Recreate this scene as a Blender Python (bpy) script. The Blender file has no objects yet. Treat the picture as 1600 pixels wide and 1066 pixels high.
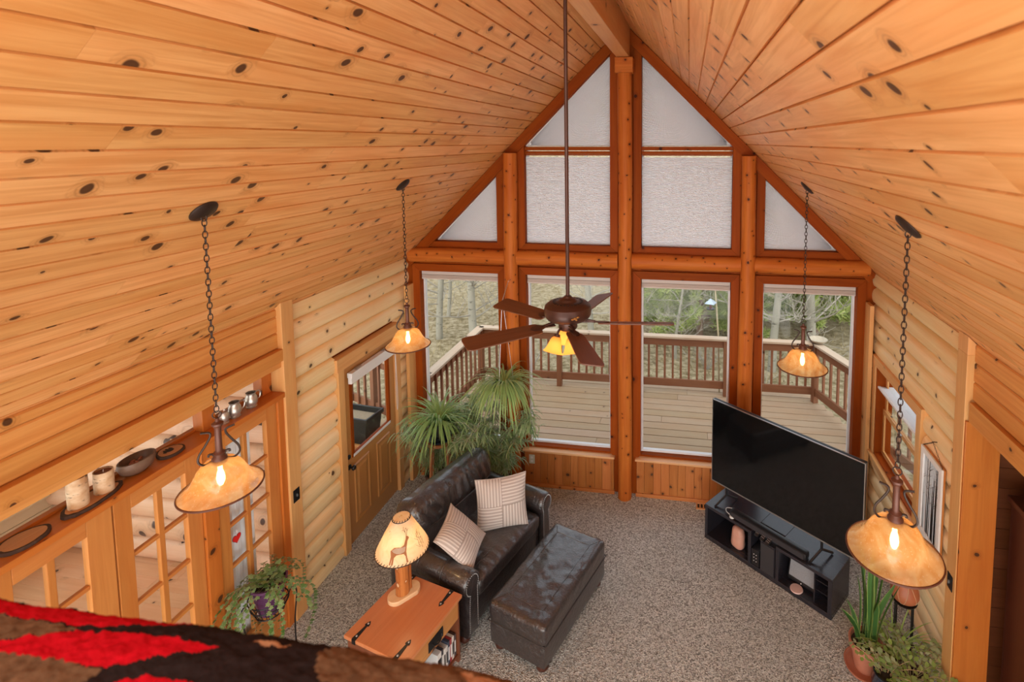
import bpy, math, random
from mathutils import Matrix, Vector, noise
rnd = random.Random(7)
PI = math.pi
SC = bpy.context.scene
COL = SC.collection
R = math.radians

# ------------------------------------------------------------------ mesh builder
class MB:
    def __init__(s):
        s.v = []; s.f = []; s.uv = []; s.m = []
    def add(s, vs, fs, xf=None, g=None, m=0, uvs=None):
        vs = [Vector(a) for a in vs]
        if g is None:
            ext = [max(a[i] for a in vs) - min(a[i] for a in vs) for i in range(3)]
            g = ext.index(max(ext))
        o = [i for i in range(3) if i != g]
        ou, ov = rnd.uniform(0, 60), rnd.uniform(0, 60)
        b = len(s.v)
        for f in fs:
            if uvs is not None:
                s.uv.append([uvs[i] for i in f])
            else:
                p0, p1, p2 = vs[f[0]], vs[f[1]], vs[f[2]]
                n = (p1 - p0).cross(p2 - p0)
                if abs(n[g]) > max(abs(n[o[0]]), abs(n[o[1]])):
                    uu, vv = o[1], o[0]
                else:
                    uu = g; vv = o[1] if abs(n[o[0]]) > abs(n[o[1]]) else o[0]
                s.uv.append([(vs[i][uu] + ou, vs[i][vv] + ov) for i in f])
            s.f.append([i + b for i in f]); s.m.append(m)
        s.v += [tuple(xf @ a) if xf is not None else tuple(a) for a in vs]
        return s
    def box(s, c, d, rz=0.0, xf=None, g=None, m=0):
        x, y, z = d[0] / 2, d[1] / 2, d[2] / 2
        vs = [(-x,-y,-z),(x,-y,-z),(x,y,-z),(-x,y,-z),(-x,-y,z),(x,-y,z),(x,y,z),(-x,y,z)]
        fs = [(0,3,2,1),(4,5,6,7),(0,1,5,4),(1,2,6,5),(2,3,7,6),(3,0,4,7)]
        M = Matrix.Translation(c) @ Matrix.Rotation(rz, 4, 'Z')
        if xf is not None: M = xf @ M
        return s.add(vs, fs, M, g, m)
    def bb(s, x0, x1, y0, y1, z0, z1, **k):
        return s.box(((x0+x1)/2, (y0+y1)/2, (z0+z1)/2), (abs(x1-x0), abs(y1-y0), abs(z1-z0)), **k)
    def prism(s, poly, axis, a0, a1, xf=None, g='a', m=0):
        # poly: 2D points in the two other axes (cyclic order y,z / z,x / x,y), extruded along axis
        n = len(poly); vs = []
        for t in (a0, a1):
            for (p, q) in poly:
                vs.append({0: (t, p, q), 1: (q, t, p), 2: (p, q, t)}[axis])
        A = sum(poly[i][0]*poly[(i+1) % n][1] - poly[(i+1) % n][0]*poly[i][1] for i in range(n))
        fs = []
        for i in range(n):
            j = (i + 1) % n
            fs.append((i, j, j+n, i+n) if A > 0 else (j, i, i+n, j+n))
        e0 = tuple(range(n))[::-1]; e1 = tuple(range(n, 2*n))
        if A < 0: e0 = e0[::-1]; e1 = e1[::-1]
        fs += [e0, e1]
        if a1 < a0: fs = [f[::-1] for f in fs]
        return s.add(vs, fs, xf, axis if g == 'a' else g, m)
    def tube(s, pts, r, n=8, cap=True, xf=None, m=0, closed=False):
        pts = [Vector(p) for p in pts]; N = len(pts)
        rr = r if isinstance(r, (list, tuple)) else [r]*N
        vs = []; fs = []; up = None; uv = []; L = 0; ou, ov = rnd.uniform(0, 60), rnd.uniform(0, 60)
        for i, p in enumerate(pts):
            if closed: t = pts[(i+1) % N] - pts[i-1]
            else: t = pts[min(i+1, N-1)] - pts[max(i-1, 0)]
            if t.length < 1e-9: t = Vector((0, 0, 1))
            t.normalize()
            if up is None:
                up = t.orthogonal().normalized()
            up = up - t*up.dot(t)
            if up.length < 1e-6: up = t.orthogonal()
            up.normalize(); w = t.cross(up)
            if i: L += (p - pts[i-1]).length
            for k in range(n):
                a = 2*PI*k/n
                vs.append(p + (up*math.cos(a) + w*math.sin(a))*rr[i])
                uv.append((L + ou, a*max(rr) + ov))
        last = N if closed else N-1
        for i in range(last):
            for k in range(n):
                j = (i+1) % N
                fs.append((i*n+k, i*n+(k+1) % n, j*n+(k+1) % n, j*n+k))
        if cap and not closed:
            fs.append(tuple(range(n))[::-1]); fs.append(tuple((N-1)*n+k for k in range(n)))
        return s.add(vs, fs, xf, None, m, uv)
    def lathe(s, prof, c=(0, 0, 0), n=24, xf=None, m=0, cap=True, sx=1, sy=1):
        vs = []; fs = []; N = len(prof); uv = []; ou = rnd.uniform(0, 60); L = 0
        for i, (r, z) in enumerate(prof):
            if i: L += math.hypot(r-prof[i-1][0], z-prof[i-1][1])
            for k in range(n):
                a = 2*PI*k/n
                vs.append((c[0]+r*math.cos(a)*sx, c[1]+r*math.sin(a)*sy, c[2]+z)); uv.append((L+ou, a*.1))
        for i in range(N-1):
            for k in range(n):
                fs.append((i*n+k, i*n+(k+1) % n, (i+1)*n+(k+1) % n, (i+1)*n+k))
        if cap:
            if prof[0][0] > 1e-5: fs.append(tuple(range(n))[::-1])
            if prof[-1][0] > 1e-5: fs.append(tuple((N-1)*n+k for k in range(n)))
        if prof[0][0] <= 1e-5 or prof[-1][0] <= 1e-5: pass
        return s.add(vs, fs, xf, None, m, uv)
    def sphere(s, c, r, n=12, k=8, xf=None, m=0, sz=1.0):
        pr = [(max(1e-6, r*math.sin(PI*i/k)), -r*sz*math.cos(PI*i/k)) for i in range(k+1)]
        return s.lathe(pr, c, n, xf, m, cap=False)
    def rbox(s, d, r, n=12, c=(0, 0, 0), xf=None, disp=None, m=0):
        # rounded box with an optional displacement along the normal
        h = Vector((d[0]/2, d[1]/2, d[2]/2)); inner = Vector([max(1e-4, a - r) for a in h])
        idx = {}; vs = []; fs = []
        ns = [max(3, int(n*a/max(d))) if isinstance(n, int) else n[i] for i, a in enumerate(d)]
        def key(i, j, k):
            t = (i, j, k)
            if t not in idx:
                q = Vector([h[a]*(2*t[a]/ns[a]-1) for a in range(3)])
                cc = Vector([max(-inner[a], min(inner[a], q[a])) for a in range(3)])
                dn = q - cc
                if dn.length < 1e-9: dn = q.copy()
                dn.normalize(); p = cc + dn*r
                if disp: p = p + dn*disp(p, dn)
                idx[t] = len(vs); vs.append(p + Vector(c))
            return idx[t]
        for a in range(3):
            b, e = (a+1) % 3, (a+2) % 3
            for side in (0, ns[a]):
                for i in range(ns[b]):
                    for j in range(ns[e]):
                        q = []
                        for (di, dj) in ((0,0),(1,0),(1,1),(0,1)):
                            t = [0,0,0]; t[a] = side; t[b] = i+di; t[e] = j+dj
                            q.append(key(*t))
                        fs.append(tuple(q) if side else tuple(q[::-1]))
        return s.add(vs, fs, xf, None, m)
    def grid(s, fn, nu, nv, xf=None, m=0, mfn=None, flip=False, uvscale=1):
        vs = []; fs = []; uv = []
        for i in range(nu+1):
            for j in range(nv+1):
                vs.append(fn(i/nu, j/nv)); uv.append((i/nu*uvscale, j/nv*uvscale))
        b = len(s.v)
        for i in range(nu):
            for j in range(nv):
                q = (i*(nv+1)+j, (i+1)*(nv+1)+j, (i+1)*(nv+1)+j+1, i*(nv+1)+j+1)
                fs.append(q[::-1] if flip else q)
        s.add(vs, fs, xf, None, m, uv)
        if mfn:
            for k in range(nu*nv):
                i, j = divmod(k, nv)
                s.m[len(s.m)-nu*nv+k] = mfn((i+.5)/nu, (j+.5)/nv)
        return s
    def build(s, name, mats, parent=None, smooth=40, bevel=0.0, loc=None):
        me = bpy.data.meshes.new(name)
        me.from_pydata(s.v, [], s.f)
        ul = me.uv_layers.new(name='UVMap')
        flat = [c for face in s.uv for p in face for c in p]
        ul.data.foreach_set('uv', flat)
        me.polygons.foreach_set('material_index', s.m)
        if smooth:
            me.polygons.foreach_set('use_smooth', [True]*len(s.f))
            me.set_sharp_from_angle(angle=R(smooth))
        for mm in (mats if isinstance(mats, (list, tuple)) else [mats]): me.materials.append(mm)
        me.update()
        o = bpy.data.objects.new(name, me); COL.objects.link(o)
        if parent is not None: o.parent = parent
        if loc is not None: o.location = loc
        if bevel:
            bm = o.modifiers.new('Bevel', 'BEVEL'); bm.width = bevel; bm.segments = 2
            bm.limit_method = 'ANGLE'; bm.angle_limit = R(40)
        return o

def tag(o, label=None, cat=None, group=None, kind=None):
    if label: o['label'] = label
    if cat: o['category'] = cat
    if group: o['group'] = group
    if kind: o['kind'] = kind
    return o
def thing(name, label, cat, loc=(0, 0, 0), rz=0.0, group=None, kind=None):
    o = bpy.data.objects.new(name, None); COL.objects.link(o)
    o.location = loc; o.rotation_euler = (0, 0, rz); o.empty_display_size = .1
    return tag(o, label, cat, group, kind)
def copy_tree(o, parent=None):
    c = o.copy(); COL.objects.link(c)
    if parent is not None: c.parent = parent
    for ch in list(o.children): copy_tree(ch, c)
    return c
def rotz(a): return Matrix.Rotation(a, 4, 'Z')
def T(x, y, z): return Matrix.Translation((x, y, z))
def smooth_path(pts, k=6):
    P = [Vector(p) for p in pts]; out = []
    for i in range(len(P)-1):
        a, b, c, d = P[max(i-1, 0)], P[i], P[i+1], P[min(i+2, len(P)-1)]
        for j in range(k):
            t = j/k
            out.append(.5*((2*b) + (c-a)*t + (2*a-5*b+4*c-d)*t*t + (3*b-a-3*c+d)*t**3))
    out.append(P[-1]); return out

# ------------------------------------------------------------------ materials
def new_mat(name):
    m = bpy.data.materials.new(name); m.use_nodes = True
    nt = m.node_tree; nt.nodes.clear()
    return m, nt
def N(nt, t, ins=None, **props):
    n = nt.nodes.new(t)
    for k, v in props.items(): setattr(n, k, v)
    for k, v in (ins or {}).items():
        s = n.inputs[k]
        if isinstance(v, bpy.types.NodeSocket): nt.links.new(v, s)
        elif isinstance(v, bpy.types.Node): nt.links.new(v.outputs[0], s)
        else:
            if s.type == 'RGBA' and len(v) == 3: v = (*v, 1)
            s.default_value = v
    return n
def M2(nt, op, a, b=0.0, c=None, clamp=False):
    d = {0: a, 1: b}
    if c is not None: d[2] = c
    return N(nt, 'ShaderNodeMath', d, operation=op, use_clamp=clamp).outputs[0]
def mixc(nt, f, a, b, mode='MIX'):
    n = nt.nodes.new('ShaderNodeMix'); n.data_type = 'RGBA'; n.blend_type = mode
    for k, v in ((0, f), (6, a), (7, b)):
        s = n.inputs[k]
        if isinstance(v, bpy.types.NodeSocket): nt.links.new(v, s)
        else: s.default_value = v if not isinstance(v, (tuple, list)) or len(v) == 4 else (*v, 1)
    return n.outputs[2]
def ramp(nt, fac, stops):
    n = N(nt, 'ShaderNodeValToRGB', {0: fac}); e = n.color_ramp.elements
    while len(e) < len(stops): e.new(.5)
    for el, (p, c) in zip(e, stops):
        el.position = p; el.color = c if len(c) == 4 else (*c, 1)
    return n.outputs[0]
def mrange(nt, v, a, b, c=0.0, d=1.0, smooth=False):
    return N(nt, 'ShaderNodeMapRange', {0: v, 1: a, 2: b, 3: c, 4: d}, interpolation_type='SMOOTHSTEP' if smooth else 'LINEAR').outputs[0]
def out(nt, sh):
    N(nt, 'ShaderNodeOutputMaterial', {0: sh})
def principled(nt, col, rough=.5, bump=None, bstr=.2, bdist=.01, **k):
    ins = {'Base Color': col, 'Roughness': rough}
    for a, b in k.items():
        ins[{'metal': 'Metallic', 'spec': 'Specular IOR Level', 'coat': 'Coat Weight', 'coatr': 'Coat Roughness', 'emc': 'Emission Color', 'ems': 'Emission Strength',
             'sheen': 'Sheen Weight', 'trans': 'Transmission Weight', 'alpha': 'Alpha', 'sss': 'Subsurface Weight'}[a]] = b
    if bump is not None:
        ins['Normal'] = N(nt, 'ShaderNodeBump', {'Strength': bstr, 'Distance': bdist, 'Height': bump}).outputs[0]
    return N(nt, 'ShaderNodeBsdfPrincipled', ins).outputs[0]

def plain(name, col, rough=.5, var=0.0, scale=20, bump=0.0, **k):
    m, nt = new_mat(name)
    c = (*col, 1); h = None
    if var or bump:
        tc = N(nt, 'ShaderNodeTexCoord')
        nz = N(nt, 'ShaderNodeTexNoise', {'Vector': tc.outputs['Object'], 'Scale': scale, 'Detail': 4})
        h = nz.outputs[0]
        c = mixc(nt, h, tuple(a*(1-var) for a in col), tuple(min(1, a*(1+var)) for a in col))
    out(nt, principled(nt, c, rough, h if bump else None, bump, .005, **k))
    return m

def wood(name, base, dark, knot=(.06, .022, .01), rough=.42, kn=.45, ks=3.2, kr=.12, tint=.16, grain=.5, bump=.12, spec=.4, streak=26.0, red=None):
    m, nt = new_mat(name)
    uv = N(nt, 'ShaderNodeUVMap').outputs[0]
    isl = N(nt, 'ShaderNodeNewGeometry').outputs['Random Per Island']
    warp = N(nt, 'ShaderNodeTexNoise', {'Vector': uv, 'Scale': 5.0, 'Detail': 2}, noise_dimensions='2D').outputs[1]
    w2 = N(nt, 'ShaderNodeVectorMath', {0: warp, 1: (-.5, -.5, 0)}, operation='ADD').outputs[0]
    w3 = N(nt, 'ShaderNodeVectorMath', {0: w2, 'Scale': .05}, operation='SCALE').outputs[0]
    uw = N(nt, 'ShaderNodeVectorMath', {0: uv, 1: w3}, operation='ADD').outputs[0]
    vo = N(nt, 'ShaderNodeTexVoronoi', {'Vector': uw, 'Scale': ks, 'Randomness': 1.0}, voronoi_dimensions='2D', feature='F1')
    dist = vo.outputs['Distance']; cr = N(nt, 'ShaderNodeSeparateColor', {0: vo.outputs['Color']})
    on = M2(nt, 'GREATER_THAN', kn, cr.outputs[0])
    rad = M2(nt, 'MULTIPLY', M2(nt, 'ADD', M2(nt, 'MULTIPLY', cr.outputs[1], .75), .25), kr)
    q = M2(nt, 'DIVIDE', dist, rad)
    core = M2(nt, 'MULTIPLY', mrange(nt, q, .7, 1.05, 1, 0, True), on)
    halo = M2(nt, 'MULTIPLY', mrange(nt, q, .8, 3.0, 1, 0, True), on)
    sp = N(nt, 'ShaderNodeSeparateXYZ', {0: uv})
    gu = M2(nt, 'MULTIPLY', sp.outputs[0], 1.3)
    gv = M2(nt, 'MULTIPLY', M2(nt, 'ADD', sp.outputs[1], M2(nt, 'MULTIPLY', halo, .03)), streak)
    gvec = N(nt, 'ShaderNodeCombineXYZ', {0: gu, 1: gv, 2: M2(nt, 'MULTIPLY', isl, 30)}).outputs[0]
    g1 = N(nt, 'ShaderNodeTexNoise', {'Vector': gvec, 'Scale': 1.0, 'Detail': 5, 'Roughness': .6, 'Distortion': .8}).outputs[0]
    gv2 = N(nt, 'ShaderNodeCombineXYZ', {0: M2(nt, 'MULTIPLY', gu, 1.2), 1: M2(nt, 'MULTIPLY', gv, .22), 2: isl}).outputs[0]
    g2 = N(nt, 'ShaderNodeTexNoise', {'Vector': gv2, 'Scale': 1.0, 'Detail': 2}).outputs[0]
    gf = M2(nt, 'MULTIPLY', mrange(nt, g1, .39, .66), grain, clamp=True)
    c = mixc(nt, gf, base, dark)
    c = mixc(nt, M2(nt, 'MULTIPLY', mrange(nt, g2, .4, .7), .45), c, red or tuple(a*b for a, b in zip(dark, (1.15, .95, .8))))
    tv = mrange(nt, isl, 0, 1, 1-tint, 1+tint)
    c = mixc(nt, 1.0, c, N(nt, 'ShaderNodeCombineColor', {0: tv, 1: tv, 2: M2(nt, 'MULTIPLY', tv, tv)}).outputs[0], 'MULTIPLY')
    rings = mrange(nt, M2(nt, 'SINE', M2(nt, 'ADD', M2(nt, 'MULTIPLY', q, 7.0), M2(nt, 'MULTIPLY', g1, 9.0))), .2, 1.0)
    c = mixc(nt, M2(nt, 'MULTIPLY', M2(nt, 'MULTIPLY', halo, rings), .5), c, tuple(a*.6 for a in dark))
    c = mixc(nt, M2(nt, 'MULTIPLY', halo, .35), c, tuple(a*.7 for a in dark))
    c = mixc(nt, M2(nt, 'MULTIPLY', core, .93), c, knot)
    out(nt, principled(nt, c, rough, g1, bump, .004, spec=spec))
    return m

def schlick(nt, f0):
    fc = N(nt, 'ShaderNodeLayerWeight', {'Blend': .5}).outputs['Facing']
    return M2(nt, 'ADD', f0, M2(nt, 'MULTIPLY', M2(nt, 'POWER', fc, 5.0), .8))
def glass(name, tint=(.97, .985, .98), refl=.06, rough=.0):
    m, nt = new_mat(name)
    tr = N(nt, 'ShaderNodeBsdfTransparent', {0: tint}).outputs[0]
    gl = N(nt, 'ShaderNodeBsdfGlossy', {0: (1, 1, 1), 'Roughness': rough}).outputs[0]
    out(nt, N(nt, 'ShaderNodeMixShader', {0: schlick(nt, .008), 1: tr, 2: gl}).outputs[0])
    return m
def emit(name, col, st):
    m, nt = new_mat(name)
    out(nt, N(nt, 'ShaderNodeEmission', {0: col, 1: st}).outputs[0]); return m
def leafmat(name, c1, c2, rough=.4, trans=.25, stripe=None):
    m, nt = new_mat(name)
    isl = N(nt, 'ShaderNodeNewGeometry').outputs['Random Per Island']
    c = mixc(nt, isl, c1, c2)
    if stripe:
        uv = N(nt, 'ShaderNodeSeparateXYZ', {0: N(nt, 'ShaderNodeUVMap').outputs[0]})
        d = M2(nt, 'ABSOLUTE', M2(nt, 'SUBTRACT', uv.outputs[1], .5))
        c = mixc(nt, mrange(nt, d, *stripe[1:3], 0, 1, True), c, stripe[0])
    p = principled(nt, c, rough, spec=.4)
    t = N(nt, 'ShaderNodeBsdfTranslucent', {0: c}).outputs[0]
    out(nt, N(nt, 'ShaderNodeMixShader', {0: trans, 1: p, 2: t}).outputs[0])
    return m

MAT = {}
# pine of the ceiling, logs, stained trim ...
MAT['ceil'] = wood('ceiling_pine', (.79, .415, .155), (.58, .245, .065), kn=.62, ks=4.2, kr=.135, tint=.10, grain=.75, rough=.4, spec=.3)
MAT['log'] = wood('honey_log', (.93, .75, .44), (.80, .56, .26), kn=.42, ks=3.6, kr=.095, tint=.08, grain=.6, rough=.4)
MAT['plank'] = wood('wall_plank', (.66, .31, .085), (.5, .19, .04), kn=.4, ks=3.4, kr=.1, tint=.08, grain=.65, rough=.4)
MAT['beam'] = wood('ridge_timber', (.66, .34, .12), (.52, .22, .07), kn=.12, tint=.05, rough=.45)
MAT['trim'] = wood('red_stained_trim', (.285, .060, .006), (.19, .033, .004), kn=.3, ks=3.2, kr=.08, tint=.16, rough=.5, spec=.06, knot=(.04, .012, .006))
MAT['post'] = wood('orange_stained_log', (.54, .165, .028), (.36, .085, .013), kn=.75, ks=6.5, kr=.105, tint=.06, rough=.45, spec=.12, grain=.7, knot=(.05, .015, .008))
MAT['door'] = wood('french_door_fir', (.58, .24, .06), (.42, .14, .03), kn=.18, ks=2.2, kr=.07, tint=.10, rough=.36)
MAT['casing'] = wood('door_casing_pine', (.72, .41, .16), (.56, .27, .085), kn=.25, ks=2.0, kr=.05, tint=.05, rough=.4)
MAT['panel'] = wood('knee_wall_pine', (.50, .19, .05), (.34, .105, .022), kn=.6, ks=5, kr=.13, tint=.16, rough=.4)
MAT['sill'] = wood('sill_pine', (.72, .42, .2), (.6, .3, .12), kn=.05, tint=.03, rough=.35)
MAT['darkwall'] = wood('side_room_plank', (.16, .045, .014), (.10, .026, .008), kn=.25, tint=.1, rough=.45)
MAT['jamb'] = wood('fir_jamb', (.55, .175, .030), (.40, .105, .015), kn=.6, ks=3.4, kr=.10, tint=.03, rough=.36)
MAT['deck'] = wood('deck_board', (.37, .265, .17), (.31, .21, .125), kn=.06, ks=3, kr=.05, tint=.06, grain=.4, rough=.6, spec=.25, streak=40)
MAT['rail'] = wood('railing_redwood', (.25, .105, .055), (.16, .06, .03), kn=.08, tint=.15, grain=.5, rough=.6, spec=.25)
MAT['railcap'] = wood('weathered_rail_cap', (.46, .36, .28), (.36, .26, .18), kn=.05, tint=.08, rough=.6, spec=.25)
MAT['table'] = wood('reddish_pine_table', (.60, .24, .10), (.50, .17, .06), kn=.4, ks=2.6, kr=.09, tint=.04, rough=.28, spec=.5, knot=(.16, .03, .015))
MAT['tabledark'] = wood('dark_table_side', (.20, .065, .03), (.13, .04, .018), kn=.2, tint=.05, rough=.35)
MAT['drawer'] = wood('rustic_drawer_front', (.56, .27, .09), (.4, .15, .04), kn=.3, ks=4, kr=.12, tint=.05, rough=.4)
MAT['lampbase'] = wood('pale_pine_slab', (.82, .6, .36), (.7, .45, .22), kn=.3, ks=6, kr=.1, tint=.02, rough=.35)
MAT['juniper'] = wood('polished_juniper', (.56, .22, .06), (.3, .08, .02), kn=.4, ks=8, kr=.25, tint=.02, grain=.9, rough=.22, spec=.6, knot=(.7, .5, .3), streak=45)
MAT['stool'] = wood('bentwood_stool', (.45, .19, .08), (.34, .12, .045), kn=0, tint=.03, rough=.35)
MAT['blade'] = wood('walnut_blade', (.16, .062, .030), (.10, .036, .016), kn=0, tint=.04, grain=.7, rough=.4, bump=.05)
MAT['floorwood'] = wood('sunroom_floor', (.72, .46, .28), (.6, .34, .19), kn=.3, ks=3, kr=.1, tint=.08, rough=.3)
MAT['greylog'] = wood('weathered_log', (.72, .5, .36), (.6, .38, .25), kn=.85, ks=2.9, kr=.2, tint=.06, rough=.5, knot=(.05, .03, .03))
MAT['siding'] = plain('cream_siding', (.66, .60, .45), .6, .06, 8)
MAT['blackwood'] = wood('black_stained_oak', (.026, .024, .032), (.016, .015, .02), kn=0, tint=.03, grain=.7, rough=.25, spec=.6, bump=.06)
MAT['cabinet'] = wood('dark_cherry_case', (.07, .022, .012), (.045, .013, .008), kn=0, tint=.03, rough=.35)

def carpet():
    m, nt = new_mat('flecked_carpet')
    tc = N(nt, 'ShaderNodeTexCoord').outputs['Object']
    v = N(nt, 'ShaderNodeTexVoronoi', {'Vector': tc, 'Scale': 95.0})
    n1 = N(nt, 'ShaderNodeTexNoise', {'Vector': tc, 'Scale': 110.0, 'Detail': 3, 'Roughness': .7}).outputs[0]
    n2 = N(nt, 'ShaderNodeTexNoise', {'Vector': tc, 'Scale': 1.6, 'Detail': 2}).outputs[0]
    cr = N(nt, 'ShaderNodeSeparateColor', {0: v.outputs['Color']}).outputs[0]
    f = M2(nt, 'ADD', M2(nt, 'MULTIPLY', cr, .45), M2(nt, 'MULTIPLY', n1, .75))
    c = ramp(nt, f, [(.33, (.10, .10, .088)), (.5, (.41, .42, .395)), (.62, (.65, .67, .64)), (.78, (.90, .92, .89))])
    c = mixc(nt, mrange(nt, n2, .35, .7, 0, .25), c, (.40, .41, .38))
    h = M2(nt, 'ADD', v.outputs['Distance'], M2(nt, 'MULTIPLY', n1, .6))
    out(nt, principled(nt, c, .95, h, .9, .02, spec=.08, sheen=.2))
    return m
MAT['carpet'] = carpet()
def leather():
    m, nt = new_mat('dark_leather')
    tc = N(nt, 'ShaderNodeTexCoord').outputs['Object']
    n1 = N(nt, 'ShaderNodeTexNoise', {'Vector': tc, 'Scale': 24.0, 'Detail': 5, 'Roughness': .6, 'Distortion': 1.4}).outputs[0]
    n2 = N(nt, 'ShaderNodeTexVoronoi', {'Vector': tc, 'Scale': 170.0}).outputs[0]
    h = M2(nt, 'ADD', n1, M2(nt, 'MULTIPLY', n2, .06))
    c = mixc(nt, mrange(nt, n1, .3, .75), (.015, .011, .0115), (.034, .023, .022))
    out(nt, principled(nt, c, .36, h, .6, .02, spec=.9, coat=1.0, coatr=.2))
    return m
MAT['leather'] = leather()
def pillow_mat():
    m, nt = new_mat('striped_pillow_cloth')
    uv = N(nt, 'ShaderNodeSeparateXYZ', {0: N(nt, 'ShaderNodeUVMap').outputs[0]})
    u, v = uv.outputs[0], uv.outputs[1]
    qx = M2(nt, 'GREATER_THAN', u, .5); qy = M2(nt, 'GREATER_THAN', v, .5)
    x = M2(nt, 'ABSOLUTE', M2(nt, 'SUBTRACT', qx, qy))      # 1 where stripes run the other way
    a = M2(nt, 'ADD', M2(nt, 'MULTIPLY', u, x), M2(nt, 'MULTIPLY', v, M2(nt, 'SUBTRACT', 1.0, x)))
    s = M2(nt, 'SINE', M2(nt, 'MULTIPLY', a, 2*PI*17))
    seam = M2(nt, 'MINIMUM', M2(nt, 'ABSOLUTE', M2(nt, 'SUBTRACT', u, .5)), M2(nt, 'ABSOLUTE', M2(nt, 'SUBTRACT', v, .5)))
    c = mixc(nt, mrange(nt, s, -.2, .6, 0, 1), (.44, .38, .345), (.66, .6, .56))
    c = mixc(nt, mrange(nt, seam, .0, .008, 1, 0), c, (.2, .16, .14))
    out(nt, principled(nt, c, .8, s, .25, .004, spec=.15, sheen=.3))
    return m
MAT['pillow'] = pillow_mat()
MAT['iron'] = plain('bronze_iron', (.045, .027, .02), .42, .3, 30, 0, metal=.5)
MAT['black'] = plain('black_metal', (.012, .012, .013), .4, metal=.3)
MAT['blackplastic'] = plain('black_plastic', (.014, .014, .016), .35)
MAT['bronze'] = plain('rust_bronze', (.12, .045, .028), .42, .35, 14, 0, metal=.25)
MAT['motor'] = plain('fan_bronze', (.075, .032, .022), .35, .25, 12, 0, metal=.35)
MAT['brass'] = plain('brass', (.7, .48, .2), .35, metal=.9)
MAT['pewter'] = plain('pewter', (.50, .45, .40), .32, .2, 30, 0, metal=.75)
MAT['steel'] = plain('dull_steel', (.55, .55, .55), .3, metal=.9)
MAT['white'] = plain('white_plastic', (.78, .78, .77), .4)
MAT['whiteframe'] = plain('white_window_vinyl', (.75, .76, .77), .4)
MAT['bluevinyl'] = plain('pale_blue_vinyl', (.55, .72, .86), .4)
MAT['outlet'] = plain('ivory_plastic', (.6, .62, .5), .45)
MAT['blinddown'] = plain('greige_cellular_fabric', (.58, .52, .48), .8)
MAT['terracotta'] = plain('terracotta', (.46, .17, .10), .7, .2, 15)
MAT['clay'] = plain('burnished_clay', (.42, .13, .055), .5, .35, 6)
MAT['soil'] = plain('potting_soil', (.035, .024, .017), .95, .6, 60, .5)
MAT['purple'] = plain('purple_glaze', (.10, .035, .10), .22, .35, 5, 0, spec=.7)
MAT['bluepot'] = plain('dark_blue_glaze', (.02, .03, .05), .18, .3, 8, 0, spec=.7)
MAT['darkpot'] = plain('dark_glazed_pot', (.015, .02, .022), .2, .2, 8, 0, spec=.7)
MAT['brownpot'] = plain('brown_pot', (.10, .05, .035), .5, .3, 10)
MAT['wax'] = plain('brown_wax', (.22, .075, .04), .5)
MAT['salt'] = plain('rose_salt_crystal', (.62, .33, .25), .45, .25, 10, .5, sss=.2)
MAT['saltdisc'] = plain('pale_pink_stone', (.72, .5, .45), .4)
MAT['cord'] = plain('clear_cord', (.7, .72, .74), .3)
MAT['rope'] = plain('jute_cord', (.6, .42, .25), .8)
MAT['glass'] = glass('window_glass')
MAT['oldpot'] = plain('grey_stone_ware', (.17, .10, .065), .5, .35, 25, .3)
MAT['nuts'] = plain('nut_shell', (.35, .12, .06), .5, .3, 30)
MAT['curtain'] = plain('sheer_white_curtain', (.88, .91, .96), .8)
MAT['redglass'] = plain('red_enamel', (.62, .02, .015), .3)
MAT['blueglass'] = plain('blue_enamel', (.09, .3, .75), .3)
MAT['greyglass'] = plain('grey_enamel', (.4, .46, .4), .3)
MAT['greycloth'] = plain('grey_speaker_cloth', (.26, .27, .29), .8, .25, 120)
MAT['rug'] = plain('white_rug', (.8, .8, .79), .9, .1, 50, .4)
def blind_mat(name, col, tr):
    m, nt = new_mat(name)
    d = N(nt, 'ShaderNodeBsdfDiffuse', {0: (*col, 1)}).outputs[0]
    t = N(nt, 'ShaderNodeBsdfTranslucent', {0: (*col, 1)}).outputs[0]
    out(nt, N(nt, 'ShaderNodeMixShader', {0: tr, 1: d, 2: t}).outputs[0]); return m
MAT['shade'] = blind_mat('white_cellular_fabric', (.90, .92, .95), .42)
def amber_glass():
    m, nt = new_mat('seeded_amber_glass')
    tc = N(nt, 'ShaderNodeTexCoord').outputs['Object']
    n = N(nt, 'ShaderNodeTexNoise', {'Vector': tc, 'Scale': 90.0, 'Detail': 2}).outputs[0]
    n2 = N(nt, 'ShaderNodeTexNoise', {'Vector': tc, 'Scale': 7.0, 'Detail': 3, 'Distortion': 2.0}).outputs[0]
    c = mixc(nt, mrange(nt, n2, .35, .65), (.80, .44, .17), (.92, .66, .38))
    c = mixc(nt, mrange(nt, n, .6, .72, 0, .5), c, (1, .9, .75))
    tl = N(nt, 'ShaderNodeBsdfTranslucent', {0: c}).outputs[0]
    df = N(nt, 'ShaderNodeBsdfDiffuse', {0: c}).outputs[0]
    tr = N(nt, 'ShaderNodeBsdfTransparent', {0: mixc(nt, .35, c, (1, .9, .8))}).outputs[0]
    gl = N(nt, 'ShaderNodeBsdfGlossy', {0: (1, 1, 1, 1), 'Roughness': .12}).outputs[0]
    a = N(nt, 'ShaderNodeMixShader', {0: .5, 1: df, 2: tl}).outputs[0]
    a = N(nt, 'ShaderNodeMixShader', {0: .5, 1: a, 2: tr}).outputs[0]
    fr = schlick(nt, .04)
    out(nt, N(nt, 'ShaderNodeMixShader', {0: fr, 1: a, 2: gl}).outputs[0]); return m
MAT['amber'] = amber_glass()
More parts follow.
